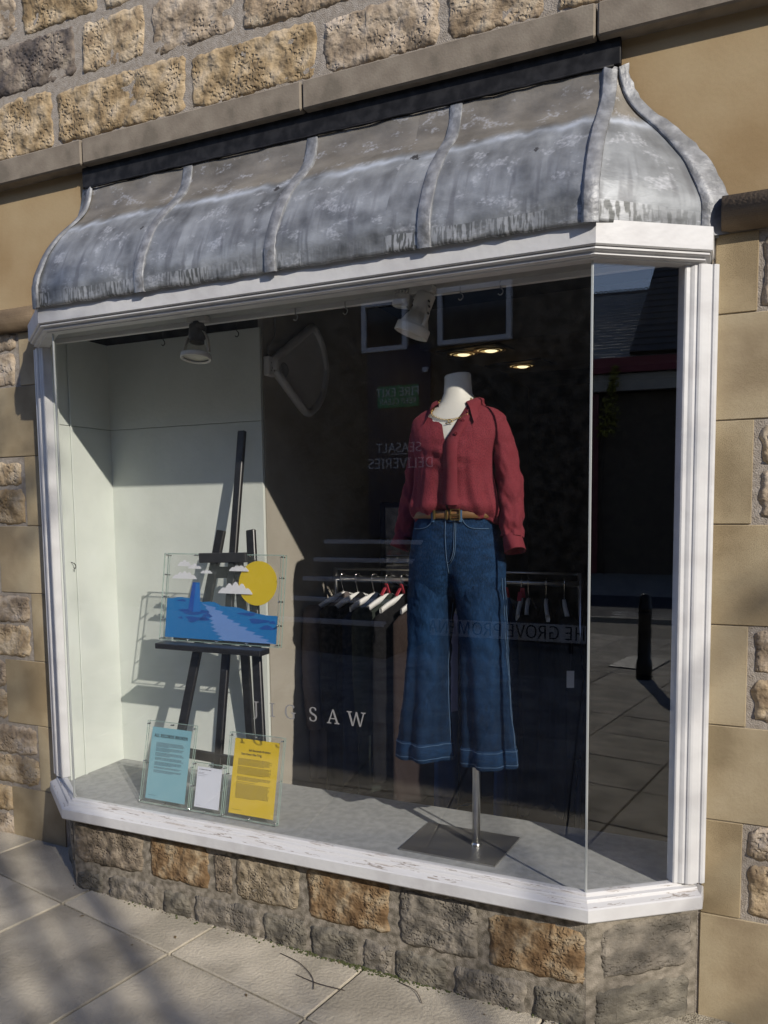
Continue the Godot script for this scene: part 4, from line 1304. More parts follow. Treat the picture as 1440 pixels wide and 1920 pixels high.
var torso_rows := [[1.60, 0.556, 0.066, 0.062, -0.045], [1.585, 0.556, 0.092, 0.066, -0.045], [1.57, 0.556, 0.14, 0.07, -0.042], [1.54, 0.556, 0.172, 0.082, -0.038], [1.48, 0.556, 0.172, 0.108, -0.03], [1.42, 0.554, 0.152, 0.122, -0.026], [1.34, 0.551, 0.146, 0.116, -0.028], [1.27, 0.55, 0.158, 0.116, -0.03], [1.22, 0.553, 0.172, 0.122, -0.03], [1.185, 0.556, 0.174, 0.118, -0.032], [1.16, 0.557, 0.166, 0.108, -0.032]]

func torso_point(u: float, y: float, off := 0.0) -> Vector3:   # u: angle from the front centre towards +x
	var t := table(torso_rows, y)
	var s := sin(u); var k := cos(u)
	return Vector3(t[1], y, t[4]) + Vector3(signf(s) * pow(absf(s), 0.85) * (t[2] + off), 0, signf(k) * pow(absf(k), 0.85) * (t[3] + off))

var body_rows := [[1.699, 0.552, 0.0435, 0.046, -0.045], [1.694, 0.552, 0.047, 0.05, -0.045], [1.67, 0.553, 0.0475, 0.051, -0.044], [1.63, 0.554, 0.051, 0.055, -0.042], [1.60, 0.555, 0.064, 0.063, -0.04], [1.578, 0.556, 0.095, 0.07, -0.036], [1.55, 0.556, 0.14, 0.078, -0.032], [1.5, 0.556, 0.15, 0.092, -0.028], [1.42, 0.554, 0.135, 0.105, -0.026], [1.32, 0.551, 0.118, 0.092, -0.03], [1.2, 0.548, 0.135, 0.09, -0.032], [1.05, 0.55, 0.15, 0.09, -0.03], [0.99, 0.55, 0.14, 0.08, -0.03]]

func mannequin() -> void:
	var D := thing("mannequin", "headless white mannequin on a steel pole and plate, in red shirt and jeans", "mannequin", Vector3(0.58, -0.02, 0.0))
	# body: chest, neck and hips in one surface
	var st := mk(true)
	var rows := []
	for e in body_rows:
		var rg := ring(Vector3(e[1], e[0], e[4]), e[2], e[3], 40, 2.15, -1.0)
		if e[0] > 1.66:
			for i in rg.size(): rg[i].y += (rg[i].x - 0.55) * 0.10
		rows.append(rg)
	surf(st, rows, true, true)
	fan(st, rows[0]); fan(st, rows[-1], true)
	obj("body", st, M.body, D)
	st = mk(true)
	cyl(st, Vector3(0.644, -0.012, 0.030), Vector3(0.644, 0.75, 0.030), 0.0145, 24)
	obj("pole", st, M.steel, D)
	st = mk(true)
	lathe(st, Vector3(0.644, -0.012, 0.030), Vector3.UP, [[0.019, 0.0], [0.019, 0.006], [0.0145, 0.01]], 24)
	obj("pole_collar", st, M.steel, D)
	st = mk()
	var c := Vector3(0.58, 0, -0.015)
	prism(st, clean([[0.392, -0.165], [0.404, 0.104], [0.773, 0.10], [0.755, -0.17]]), Vector3(1, 0, 0), Vector3(0, 0, -1), Vector3(0, -0.0195, 0), 0.006)
	obj("base_plate", st, M.plate, D)
	jeans(); shirt(); belt(); necklace()

func jeans() -> void:
	var J := thing("jeans", "blue wide leg jeans with pale turned hems worn by the mannequin", "jeans", Vector3(0.56, 0.28, -0.02))
	var fold := noise(601, 1.0, 2)
	var fine := noise(602, 9.0, 3)
	var n := 64
	# hips
	var hip := [[1.205, 0.55, 0.153, 0.098, -0.03], [1.17, 0.55, 0.158, 0.102, -0.03], [1.10, 0.551, 0.171, 0.108, -0.03], [1.03, 0.552, 0.181, 0.110, -0.028], [0.97, 0.552, 0.183, 0.105, -0.025], [0.935, 0.552, 0.182, 0.101, -0.024], [0.89, 0.552, 0.168, 0.086, -0.022]]
	var st := mk(true)
	var rows := []; var cols := []
	for i in 26:
		var y := lerpf(1.205, 0.89, i / 25.0)
		var t := table(hip, y)
		var rg := ring(Vector3(t[1], y, t[4]), t[2], t[3], n, 2.25, -1.0)
		var cc := []
		for j in n:
			var d := (rg[j] - Vector3(t[1], y, t[4])).normalized()
			var sm := clampf((1.12 - y) / 0.15, 0.0, 1.0) * pow(maxf(0.0, 1.0 - absf(rg[j].x - 0.553) / 0.05), 2.0)
			rg[j] -= Vector3(0, 0, (0.03 + maxf(0.0, 0.975 - y) * 0.5) * sm * signf(d.z))
			rg[j] += d * (0.0028 * fine.get_noise_3d(rg[j].x * 1.5, rg[j].y * 4.0, rg[j].z))
			var k := 0.82 + 0.22 * fine.get_noise_3d(rg[j].x * 0.6, y * 5.0, 3.0)
			cc.append(Color(k, k, k))
		rows.append(rg); cols.append(cc)
	surf(st, rows, true, true, cols)
	obj("hips", st, M.denim, J)
	var legs := [
		[[1.0, 0.465, 0.094, 0.104, -0.026], [0.9, 0.458, 0.090, 0.098, -0.022], [0.72, 0.449, 0.081, 0.084, -0.012], [0.5, 0.440, 0.087, 0.084, -0.004], [0.285, 0.434, 0.099, 0.088, 0.0]],
		[[1.0, 0.639, 0.095, 0.104, -0.026], [0.9, 0.648, 0.092, 0.098, -0.022], [0.72, 0.662, 0.087, 0.084, -0.014], [0.5, 0.674, 0.089, 0.084, -0.008], [0.285, 0.685, 0.096, 0.088, -0.004]]]
	for s in 2:
		st = mk(true)
		rows = []; cols = []
		var hemrows := []
		var N := 72
		for i in N:
			var y := lerpf(1.0, 0.288, float(i) / (N - 1))
			var t := table(legs[s], y)
			var rg := ring(Vector3(t[1], y, t[4]), t[2], t[3], n, 2.2, -1.0)
			var cc := []
			var low := clampf((0.92 - y) / 0.62, 0.0, 1.0)
			for j in n:
				var a := TAU * j / n
				var d := Vector3(sin(a), 0, cos(a))
				var w := 0.011 * low * sin(a * 5.0 + 1.3 * s + 1.6 * fold.get_noise_2d(y * 1.4, s * 9.0)) + 0.006 * low * sin(a * 9.0 + 2.0 * s + y * 2.0)
				w += 0.004 * fine.get_noise_3d(rg[j].x, rg[j].y * 1.3, rg[j].z + s * 4.0)
				w -= 0.016 * smoothstep(0.885, 0.985, y)
				w += 0.003 * (1.0 - low) * sin(y * 70.0 + a * 2.0 + 3.0 * fine.get_noise_2d(y * 2.0, a))
				rg[j] += d * w
				rg[j].y += 0.004 * sin(a + 0.5) * low
				# wear: a pale thigh and knee, dark sides
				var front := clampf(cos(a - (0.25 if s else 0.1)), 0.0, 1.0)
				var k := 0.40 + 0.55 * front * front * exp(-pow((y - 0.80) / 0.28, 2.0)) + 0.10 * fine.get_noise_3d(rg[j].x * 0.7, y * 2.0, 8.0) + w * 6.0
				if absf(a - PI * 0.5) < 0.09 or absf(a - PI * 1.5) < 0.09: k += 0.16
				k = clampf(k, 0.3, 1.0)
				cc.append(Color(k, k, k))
			rows.append(rg); cols.append(cc)
		surf(st, rows, true, true, cols)
		var leg := obj("leg", st, M.denim, J)
		# turned hem
		st = mk(true)
		rows = []; cols = []
		for i in 5:
			var y := [0.357, 0.354, 0.322, 0.291, 0.286][i] as float
			var src: PackedVector3Array
			var t := table(legs[s], y)
			var idx := clampf((1.0 - y) / 0.725 * (N - 1), 0, N - 1)
			src = hem_ring(legs[s], y, s, n, fold, fine)
			var rg := PackedVector3Array(); var cc := []
			for j in n:
				var d := (src[j] - Vector3(t[1], src[j].y, t[4])).normalized()
				rg.append(src[j] + d * [0.0005, 0.004, 0.0045, 0.004, -0.001][i])
				var k: float = 0.86 + 0.14 * fine.get_noise_2d(j * 0.35, i * 3.0)
				cc.append(Color(k, k, k))
			rows.append(rg); cols.append(cc)
		surf(st, rows, true, true, cols)
		obj("hem", st, M.denim_hem, leg)
		# seams: thin stitched ridges down both sides and round the hem
		for a in [PI * 0.5, PI * 1.5]:
			for o in ([0.0] if a < 2.0 == (s == 0) else [-0.012, 0.012]):
				st = mk(true)
				var path := []
				for i in 40:
					var y := lerpf(0.97, 0.292, i / 39.0)
					var src := hem_ring(legs[s], y, s, n, fold, fine)
					var fj: float = (a / TAU + o * 1.4 + (-0.03 if a > 2.0 else 0.03) * -0.9) * n
					var j := int(fj)
					var p := src[j % n].lerp(src[(j + 1) % n], fj - j)
					var t := table(legs[s], y)
					path.append(p + (p - Vector3(t[1], p.y, t[4])).normalized() * (0.0008 if y > 0.358 else 0.0045))
				tube(st, path, 0.0011, 5)
				obj("seam", st, M.stitch, leg)
		for y in [0.350, 0.300]:
			st = mk(true)
			var src := hem_ring(legs[s], y, s, n, fold, fine)
			var path := []
			for j in n + 1:
				var t := table(legs[s], y)
				var p := src[j % n]
				path.append(p + (p - Vector3(t[1], p.y, t[4])).normalized() * 0.0048)
			tube(st, path, 0.001, 5)
			obj("hem_stitch", st, M.stitch, leg)
	# fly and pockets as stitched lines on the hips
	var on := func(x: float, y: float) -> Vector3:
		var t := table(hip, y)
		var sx: float = clampf((x - t[1]) / t[2], -0.999, 0.999)
		var sm := clampf((1.12 - y) / 0.15, 0.0, 1.0) * pow(maxf(0.0, 1.0 - absf(x - 0.553) / 0.05), 2.0)
		return Vector3(x, y, t[4] + t[3] * pow(1.0 - pow(absf(sx), 2.25), 1.0 / 2.25) - 0.03 * sm + 0.0028)
	var lines := [
		[[0.545, 1.185], [0.546, 1.1], [0.548, 1.04], [0.552, 0.985]],
		[[0.578, 1.185], [0.578, 1.10], [0.575, 1.06], [0.564, 1.035], [0.549, 1.025]],
		[[0.584, 1.185], [0.584, 1.10], [0.58, 1.055], [0.566, 1.028], [0.549, 1.018]],
		[[0.605, 1.186], [0.615, 1.165], [0.635, 1.15], [0.665, 1.146], [0.692, 1.146]],
		[[0.495, 1.186], [0.487, 1.165], [0.465, 1.15], [0.435, 1.146], [0.41, 1.146]],
		[[0.41, 1.186], [0.47, 1.185], [0.55, 1.184], [0.63, 1.185], [0.69, 1.186]]]
	for l in lines:
		st = mk(true)
		var p := []
		for q in spline(clean_list(l), 18): p.append(on.call(q.x, q.y))
		tube(st, p, 0.0013, 5)
		obj("stitching", st, M.stitch, J)
	for x in [0.497, 0.602]:
		st = mk()
		var p: Vector3 = on.call(x, 1.195)
		box(st, p + Vector3(0, 0, 0.006), Vector3(0.011, 0.05, 0.004), 0.001)
		obj("belt_loop", st, M.denim_edge, J)

func clean_list(l: Array) -> Array:
	var o := []
	for q in l: o.append(Vector2(q[0], q[1]))
	return o

func hem_ring(leg: Array, y: float, s: int, n: int, fold: FastNoiseLite, fine: FastNoiseLite) -> PackedVector3Array:
	var t := table(leg, y)
	var rg := ring(Vector3(t[1], y, t[4]), t[2], t[3], n, 2.2, -1.0)
	var low := clampf((0.92 - y) / 0.62, 0.0, 1.0)
	for j in n:
		var a := TAU * j / n
		var w := 0.011 * low * sin(a * 5.0 + 1.3 * s + 1.6 * fold.get_noise_2d(y * 1.4, s * 9.0)) + 0.006 * low * sin(a * 9.0 + 2.0 * s + y * 2.0)
		w += 0.004 * fine.get_noise_3d(rg[j].x, rg[j].y * 1.3, rg[j].z + s * 4.0)
		rg[j] += Vector3(sin(a), 0, cos(a)) * w
		rg[j].y += 0.004 * sin(a + 0.5) * low
	return rg

func vgap(y: float) -> float:   # half the opening of the shirt front, as an angle
	var xh := 0.003 + 0.058 * clampf((y - 1.452) / (1.60 - 1.452), 0.0, 1.0)
	return asin(pow(clampf(xh / float(table(torso_rows, y)[2]), 0.0, 0.99), 1.0 / 0.85))

func shirt() -> void:
	var T := thing("shirt", "dark red open collared long sleeved linen shirt worn by the mannequin", "shirt", Vector3(0.556, 1.17, -0.03))
	var wr := noise(611, 3.2, 3); var fine := noise(612, 11.0, 3); var pleat := noise(613, 1.0, 2)
	var crease := noise(614, 3.4, 3)
	crease.fractal_type = FastNoiseLite.FRACTAL_RIDGED
	var st := mk(true)
	var n := 120; var R := 62
	var rows := []
	for i in R:
		var y := lerpf(1.604, 1.146, float(i) / (R - 1))
		var a0 := vgap(y)
		var skew := 0.0
		var rg := PackedVector3Array()
		for j in n:
			var u := lerpf(a0 + skew, TAU - a0 + skew, float(j) / (n - 1))
			var ua := u if u < PI else TAU - u
			var p := torso_point(u, y)
			var d := (p - Vector3(0.556, y, -0.03)).normalized()
			var low := clampf((1.46 - y) / 0.26, 0.0, 1.0)
			var w := 0.010 * low * pleat.get_noise_2d(u * 3.2, y * 1.6) + 0.006 * low * sin(u * 11.0 + 2.2 * pleat.get_noise_2d(u * 1.5, y * 3.0))
			w += 0.006 * wr.get_noise_3d(p.x * 3.0, p.y * 2.0, p.z * 3.0) + 0.0012 * fine.get_noise_3d(p.x * 2.0, p.y, p.z * 2.0) + 0.0042 * crease.get_noise_3d(p.x * 1.5 + p.y * 0.7, p.y * 0.6 - p.x * 0.3, p.z * 1.4)
			# pulls running out from the bust
			w += 0.006 * exp(-pow((y - 1.40) / 0.05, 2.0)) * sin(y * 130.0 + u * 5.0) * maxf(0.0, cos(ua * 1.4 + 0.4)) * 0.6
			p += d * w
			# the cloth blouses over the belt, higher at the front
			if y < 1.245:
				var f := clampf((1.245 - y) / 0.09, 0.0, 1.0)
				p.y += f * (0.042 * pow(maxf(0.0, cos(ua * 0.82 - 0.05)), 1.5) + 0.005 * sin(ua * 9.0))
				p -= d * f * f * 0.012
			rg.append(p)
		rows.append(rg)
	# tuck under to the belt
	var tuck := PackedVector3Array()
	for p in rows[-1]:
		var d: Vector3 = (p - Vector3(0.556, p.y, -0.03)).normalized()
		tuck.append(p - d * 0.03 + Vector3(0, 0.012, 0))
	rows.append(tuck)
	surf(st, rows, false, true)
	obj("torso", st, M.linen, T)
	# inner face of the open front and the placket
	for s in [1.0]:
		st = mk(true)
		rows = []
		for i in 40:
			var y := lerpf(1.60, 1.23 if s > 0 else 1.44, i / 39.0)
			var a0 := vgap(y)
			var w := 0.032 / float(table(torso_rows, y)[2])
			var rg := PackedVector3Array()
			for q in [[-0.012, 0.0], [-0.02, 0.0045], [w * 0.5, 0.0062], [w, 0.0058], [w + 0.012, 0.0]]:
				var u: float = a0 + q[0]
				var pp := torso_point(u, y, q[1] + 0.002)
				var low := clampf((1.46 - y) / 0.26, 0.0, 1.0)
				pp += (pp - Vector3(0.556, y, -0.03)).normalized() * (0.006 * wr.get_noise_3d(pp.x * 3.0, pp.y * 2.0, pp.z * 3.0) + 0.010 * low * pleat.get_noise_2d((u if u > 0 else u + TAU) * 3.2, y * 1.6) + 0.005 * low)
				rg.append(pp)
			rows.append(rg)
		surf(st, rows, false, s > 0)
		obj("placket", st, M.linen, T)
	for y in [1.556, 1.524, 1.478]:
		var u := vgap(y) + 0.016 / float(table(torso_rows, y)[2])
		var p := torso_point(u, y, 0.011); var q := torso_point(u, y, 0.0165)
		st = mk(true)
		lathe(st, p, q - p, [[0.0062, 0.0], [0.0066, 0.0018], [0.005, 0.0032], [0.003, 0.0024], [0.0, 0.0024]], 14)
		obj("button", st, mat(lin(0.12, 0.014, 0.02), 0.25), T)
	# collar: stand and falling leaf, open at the front
	st = mk(true)
	rows = []
	var m := 49
	for e in [[1.588, 0.004], [1.604, 0.003], [1.62, 0.003]]:
		var rg := PackedVector3Array()
		for j in m:
			var f := float(j) / (m - 1)
			var a := lerpf(0.72, TAU - 0.72, f)
			var fr := absf(f - 0.5) * 2.0
			rg.append(Vector3(0.555, e[0] - 0.03 * pow(fr, 3.0), -0.043) + Vector3(sin(a) * (0.07 + e[1] + 0.004 * fr), 0, cos(a) * (0.07 + e[1] + 0.016 * fr)))
		rows.append(rg)
	surf(st, rows, false, true)
	obj("collar_stand", st, M.linen, T)
	st = mk(true)
	rows = []
	for k in 8:
		var g := k / 7.0
		var rg := PackedVector3Array()
		for j in m:
			var f := float(j) / (m - 1)
			var a := lerpf(0.72, TAU - 0.72, f)
			var fr := absf(f - 0.5) * 2.0
			var pt := pow(fr, 5.0)
			var top := Vector3(0.555, 1.622 - 0.03 * pow(fr, 3.0), -0.043) + Vector3(sin(a) * (0.074 + 0.004 * fr), 0, cos(a) * (0.074 + 0.016 * fr))
			var dir := Vector3(sin(a), 0, cos(a))
			var dirf := (dir + Vector3(0.75 * signf(sin(a)) * pt, 0, 0.1 * pt)).normalized()
			var drop := 0.036 + 0.044 * pt
			var outp := 0.024 + 0.028 * pt
			var low := top + dirf * outp + Vector3(0, -drop, 0.018 * pt)
			var p := top.lerp(low, g) + dir * (0.009 * sin(PI * minf(1.0, g * 1.6)) * (1.0 - 0.3 * g)) + Vector3(0, 0.006 * sin(PI * g), 0)
			rg.append(p)
		rows.append(rg)
	surf(st, rows, false, true)
	# thickness: the under side of the leaf
	var under := []
	for rg in rows:
		var q := PackedVector3Array()
		for p in rg: q.append(p + (Vector3(0.555, p.y, -0.043) - p).normalized() * 0.0022)
		under.append(q)
	surf(st, under, false, false)
	obj("collar", st, M.linen, T)
	# sleeves
	var sl := [
		[Vector3(0.684, 1.549, -0.036), Vector3(0.706, 1.50, -0.036), Vector3(0.727, 1.42, -0.036), Vector3(0.745, 1.33, -0.032), Vector3(0.757, 1.25, -0.024), Vector3(0.762, 1.17, -0.012), Vector3(0.766, 1.115, -0.002)],
		[Vector3(0.424, 1.548, -0.045), Vector3(0.405, 1.50, -0.06), Vector3(0.389, 1.42, -0.085), Vector3(0.366, 1.33, -0.105), Vector3(0.345, 1.25, -0.115), Vector3(0.325, 1.17, -0.115), Vector3(0.312, 1.115, -0.11)]]
	var rad := [0.024, 0.039, 0.042, 0.042, 0.042, 0.040, 0.035]
	for s in 2:
		st = mk(true)
		var path := spline(sl[s], 54)
		var rr := spline(rad, 54)
		rows = []
		for i in path.size():
			var p: Vector3 = path[i]
			var t: Vector3 = (path[mini(i + 1, 53)] - path[maxi(i - 1, 0)]).normalized()
			var w := t.cross(Vector3(0, 0, 1)).normalized()
			var u := w.cross(t)
			var rg := PackedVector3Array()
			for j in 40:
				var a := TAU * j / 40.0
				var r: float = rr[i]
				var f := i / 53.0
				var d := w * cos(a) + u * sin(a) * 1.28
				var k := 0.007 * sin(f * 30.0 + 2.6 * pleat.get_noise_2d(a * 1.2, f * 4.0 + s * 6.0) + a) * clampf(f * 2.0, 0.15, 1.0) * smoothstep(0.0, 0.2, 1.0 - f * 0.6) * 0.55 + 0.004 * wr.get_noise_3d(p.x * 2.0 + cos(a) * 0.4, p.y * 2.0, sin(a) * 0.4 + s) + 0.004 * crease.get_noise_3d(cos(a) * 0.12 + s * 3.0, f * 0.9 + a * 0.05, sin(a) * 0.12)
				k += 0.004 * sin(a * 4.0 + f * 5.0) * smoothstep(0.6, 1.0, f)
				rg.append(p + d * (r + k))
			rows.append(rg)
		surf(st, rows, true, s == 1)
		fan(st, rows[0], s == 0)
		var sleeve := obj("sleeve", st, M.linen, T)
		# cuff, tipped outwards
		st = mk(true)
		rows = []
		var o := 1.0 if s == 0 else -1.0
		var c0: Vector3 = sl[s][6] + Vector3(0.0, 0.006, 0)
		var ax := Vector3(0.30 * o, -0.93, 0.22).normalized()
		var wv := ax.cross(Vector3(0, 0, 1)).normalized(); var uv := wv.cross(ax)
		for e in [[0.0, 0.036], [0.004, 0.041], [0.03, 0.043], [0.056, 0.045], [0.060, 0.0435], [0.056, 0.041], [0.02, 0.036]]:
			var rg := PackedVector3Array()
			for j in 40:
				var a := TAU * j / 40.0
				var r: float = e[1] + 0.0035 * sin(a * 3.0 + 1.0) * e[0] * 16.0
				rg.append(c0 + ax * float(e[0]) + (wv * cos(a) * 0.80 + uv * sin(a) * 1.15) * r)
			rows.append(rg)
		surf(st, rows, true, s == 1)
		obj("cuff", st, M.linen, sleeve)

func belt() -> void:
	var B := thing("belt", "narrow brown leather belt with a brass buckle round the mannequin's waist", "belt", Vector3(0.55, 1.195, -0.03))
	var st := mk(true)
	var rows := []
	for e in [[1.183, 0.003], [1.184, 0.0058], [1.209, 0.0058], [1.21, 0.003]]:
		rows.append(ring(Vector3(0.55, e[0], -0.03), 0.157 + e[1], 0.103 + e[1], 64, 2.25, -1.0))
	surf(st, rows, true)
	obj("strap", st, M.leather, B)
	var z := 0.0815
	for e in [[0.584, 0.034, 0.036], ]:
		for b in [[-0.5, 0.0, 0.004, 1.0], [0.5, 0.0, 0.004, 1.0], [0.0, 0.5, 1.0, 0.004], [0.0, -0.5, 1.0, 0.004]]:
			st = mk()
			box(st, Vector3(e[0] + b[0] * e[1], 1.1965 + b[1] * e[2], z), Vector3(maxf(b[2] * e[1] if b[2] == 1.0 else 0.0045, 0.0045), maxf(b[3] * e[2] if b[3] == 1.0 else 0.0045, 0.0045), 0.005), 0.001)
			obj("buckle_bar", st, M.gold, B)
	st = mk()
	box(st, Vector3(0.584, 1.1965, z + 0.002), Vector3(0.034, 0.004, 0.003), 0.001)
	obj("buckle_tongue", st, M.gold, B)
	for x in [0.505, 0.552]:
		st = mk()
		box(st, Vector3(x, 1.1965, 0.0805), Vector3(0.008, 0.033, 0.005), 0.001)
		obj("keeper", st, M.gold, B)

func necklace() -> void:
	var K := thing("necklace", "gold link chain with a small bar pendant round the mannequin's neck", "necklace", Vector3(0.55, 1.52, 0.05))
	var pts := []
	# runs round the neck and down on to the chest
	for i in 41:
		var f := i / 40.0
		var a := lerpf(-2.6, 2.6, f)
		var front := pow(maxf(0.0, cos(a * 0.62)), 3.0)
		var t := table(body_rows, 1.628 - 0.102 * front)
		var sn := sin(a) * (1.0 - 0.35 * front); var cs := sqrt(maxf(0.0, 1.0 - sn * sn)) * signf(cos(a))
		pts.append(Vector3(t[1] + signf(sn) * pow(absf(sn), 0.93) * (t[2] + 0.004), t[0], t[4] + signf(cs) * pow(absf(cs), 0.93) * (t[3] + 0.0045)))
	var path := spline(pts, 90)
	var st := mk(true)
	for i in 89:
		var p: Vector3 = path[i]; var t: Vector3 = (path[i + 1] - path[i]).normalized()
		var u := t.cross(Vector3(0.2, 0.3, 1.0) if i % 2 == 0 else Vector3(1, 0.4, 0.2)).normalized()
		var loop := []
		for k in 9:
			var a := TAU * k / 8.0
			loop.append(p + t * cos(a) * 0.0042 + u * sin(a) * 0.0026)
		tube(st, loop, 0.0009, 4, false)
	obj("chain", st, M.gold, K)
	st = mk(true)
	var b: Vector3 = path[45]
	cyl(st, b + Vector3(-0.016, -0.014, 0.006), b + Vector3(0.014, -0.008, 0.008), 0.0016, 8)
	obj("bar_pendant", st, M.gold, K)
	st = mk(true)
	lathe(st, b + Vector3(0.0, -0.005, 0.004), Vector3(0.2, 0, 1), [[0.006, 0.0], [0.0075, 0.001], [0.006, 0.002], [0.0045, 0.001], [0.006, 0.0]], 16)
	obj("ring", st, M.gold, K)

# ---------------------------------------------------------------- clothes rail behind the display
func rail() -> void:
	var z := -0.78
	var Rl := thing("clothes_rail", "steel clothes rail full of garments behind the mannequin", "clothes rail", Vector3(0.25, -0.37, z))
	var st := mk(true)
	cyl(st, Vector3(-0.35, 0.88, z), Vector3(0.86, 0.88, z), 0.0125, 14)
	obj("hanging_bar", st, M.steel, Rl)
	st = mk(true)
	cyl(st, Vector3(-0.35, 0.925, z), Vector3(0.86, 0.925, z), 0.006, 10)
	obj("upper_bar", st, M.steel, Rl)
	for x in [-0.35, 0.86]:
		st = mk(true)
		cyl(st, Vector3(x, -0.36, z), Vector3(x, 0.93, z), 0.012, 12)
		obj("post", st, M.steel, Rl)
		st = mk()
		box(st, Vector3(x, -0.355, z), Vector3(0.04, 0.025, 0.5), 0.004)
		obj("foot", st, M.steel, Rl)
	var hm := mat(lin(0.62, 0.62, 0.6), 0.45)
	var red := mat(lin(0.38, 0.03, 0.05), 0.6)
	var cloth := func(c: Vector3, r := 0.9) -> StandardMaterial3D:
		var m := mat(lin(c.x, c.y, c.z), r, 0.0, 0.25)
		m.heightmap_enabled = true; m.heightmap_texture = fine_height; m.heightmap_scale = 0.06
		m.uv1_triplanar = true; m.uv1_scale = Vector3.ONE * 4.0
		return m
	var black: StandardMaterial3D = cloth.call(Vector3(0.008, 0.008, 0.009))
	var navy: StandardMaterial3D = cloth.call(Vector3(0.008, 0.014, 0.028))
	var brown: StandardMaterial3D = cloth.call(Vector3(0.03, 0.022, 0.02))
	var taupe: StandardMaterial3D = cloth.call(Vector3(0.10, 0.085, 0.082))
	var lav: StandardMaterial3D = cloth.call(Vector3(0.30, 0.31, 0.50))
	var pale: StandardMaterial3D = cloth.call(Vector3(0.055, 0.11, 0.23))
	var green: StandardMaterial3D = cloth.call(Vector3(0.022, 0.028, 0.024))
	# x, yaw, half width, length, thickness, cloth, sleeves, label, category, group
	var L := [
		[-0.305, -0.55, 0.2, 0.92, 0.055, taupe, 1, "taupe jacket with a long hanging sleeve, first on the rail's left end", "jacket", ""],
		[-0.225, -0.50, 0.19, 0.98, 0.05, black, 1, "long black coat next to the taupe jacket on the rail", "coat", ""],
		[-0.135, -0.60, 0.18, 0.94, 0.035, navy, 0, "navy garment on the rail between the black coat and the grey green cardigan", "garment", "dark garments on the rail"],
		[-0.06, -0.45, 0.19, 0.96, 0.035, green, 1, "grey green cardigan with pale edge on the rail, left of the jeans", "cardigan", ""],
		[0.02, -0.55, 0.18, 0.9, 0.035, black, 0, "black garment on the rail between the cardigan and the light blue jeans", "garment", "dark garments on the rail"],
		[0.275, -0.50, 0.12, 1.02, 0.03, pale, 0, "light blue jeans hanging on the rail below the mannequin's left hem", "jeans", ""],
		[0.13, -0.60, 0.18, 0.99, 0.035, brown, 0, "brown trousers hanging on the rail behind the mannequin's left leg", "trousers", ""],
		[0.365, -0.40, 0.17, 0.52, 0.03, lav, 0, "lavender top with a dark print, seen between the mannequin's legs", "top", ""],
		[0.42, -0.35, 0.18, 0.94, 0.035, black, 0, "black garment on the rail between the lavender top and the pale seamed jeans", "garment", "dark garments on the rail"],
		[0.53, -0.20, 0.10, 1.03, 0.03, pale, 0, "light blue jeans with pale seams hanging right of the steel pole", "jeans", ""],
		[0.60, 0.05, 0.19, 0.9, 0.04, navy, 0, "navy garment on the rail next to the right of the pale seamed jeans", "garment", "dark garments on the rail"],
		[0.63, 0.12, 0.19, 0.94, 0.04, black, 1, "black sleeved garment, third from the right end of the clothes rail", "garment", "dark garments on the rail"],
		[0.71, 0.20, 0.19, 0.9, 0.04, black, 0, "black garment, second from the right end of the clothes rail", "garment", "dark garments on the rail"],
		[0.79, 0.25, 0.19, 0.93, 0.045, black, 1, "black garment at the right end of the clothes rail", "garment", ""]]
	var hn := 0
	for i in L.size():
		var g = L[i]
		var c: Vector3 = Vector3(g[0], 0.88, z)
		var b := Basis(Vector3.UP, g[1])
		var H := thing("hanger", "white hanger on the rail carrying the " + ["taupe jacket", "long black coat", "first navy garment", "grey green cardigan", "black garment beside the cardigan", "light blue jeans", "brown trousers", "lavender top", "black garment beside the lavender top", "pale seamed jeans", "navy garment right of the jeans", "third garment from the right end", "second garment from the right end", "last garment at the right end"][i], "hanger", c, "white hangers on the clothes rail")
		# arms reach across the rail (local z), hook over the bar
		st = mk(true)
		var rows := []
		var hw: float = maxf(0.13, float(g[2]) * 0.8)
		for k in 25:
			var f := k / 12.0 - 1.0
			var y := -0.085 - 0.055 * pow(absf(f), 1.4)
			var p: Vector3 = c + b * Vector3(0.012 * f * f, y, f * hw)
			var hh := 0.016 - 0.004 * absf(f) if absf(f) < 0.97 else 0.012
			rows.append(PackedVector3Array([p + b * Vector3(0.007, hh, 0), p + b * Vector3(0.009, 0, 0), p + b * Vector3(0.007, -hh, 0), p + b * Vector3(-0.007, -hh, 0), p + b * Vector3(-0.009, 0, 0), p + b * Vector3(-0.007, hh, 0)]))
		surf(st, rows, true)
		fan(st, rows[0]); fan(st, rows[-1], true)
		obj("arms", st, hm, H)
		st = mk(true)
		var hk := []
		for k in 10:
			var a := -0.3 + 3.9 * k / 9.0
			hk.append(c + b * Vector3(0, 0.004 + 0.018 * sin(a), -0.018 * cos(a) * -1.0))
		hk.push_front(c + b * Vector3(0, -0.075, 0))
		tube(st, spline(hk, 30), 0.0022, 6)
		obj("hook", st, M.chrome, H)
		if i in [3, 4, 5, 6, 7, 9, 10]:
			st = mk()
			box(st, c + b * Vector3(0.006, -0.045, 0.012), Vector3(0.022, 0.05, 0.006), 0.002, b * Basis(Vector3(1, 0, 0), 0.35))
			box(st, c + b * Vector3(-0.004, -0.06, 0.03), Vector3(0.02, 0.045, 0.006), 0.002, b * Basis(Vector3(1, 0, 0), -0.6))
			obj("ribbon", st, red, H)
		garment(c, b, g[2], g[3], g[4], g[5], g[6] == 1, g[7], g[8], g[9], i)
	# small white swing ticket at the right end
	var tk := thing("price_ticket", "small white price ticket hanging low at the rail's right end", "ticket", Vector3(0.876, 0.48, -0.5))
	st = mk()
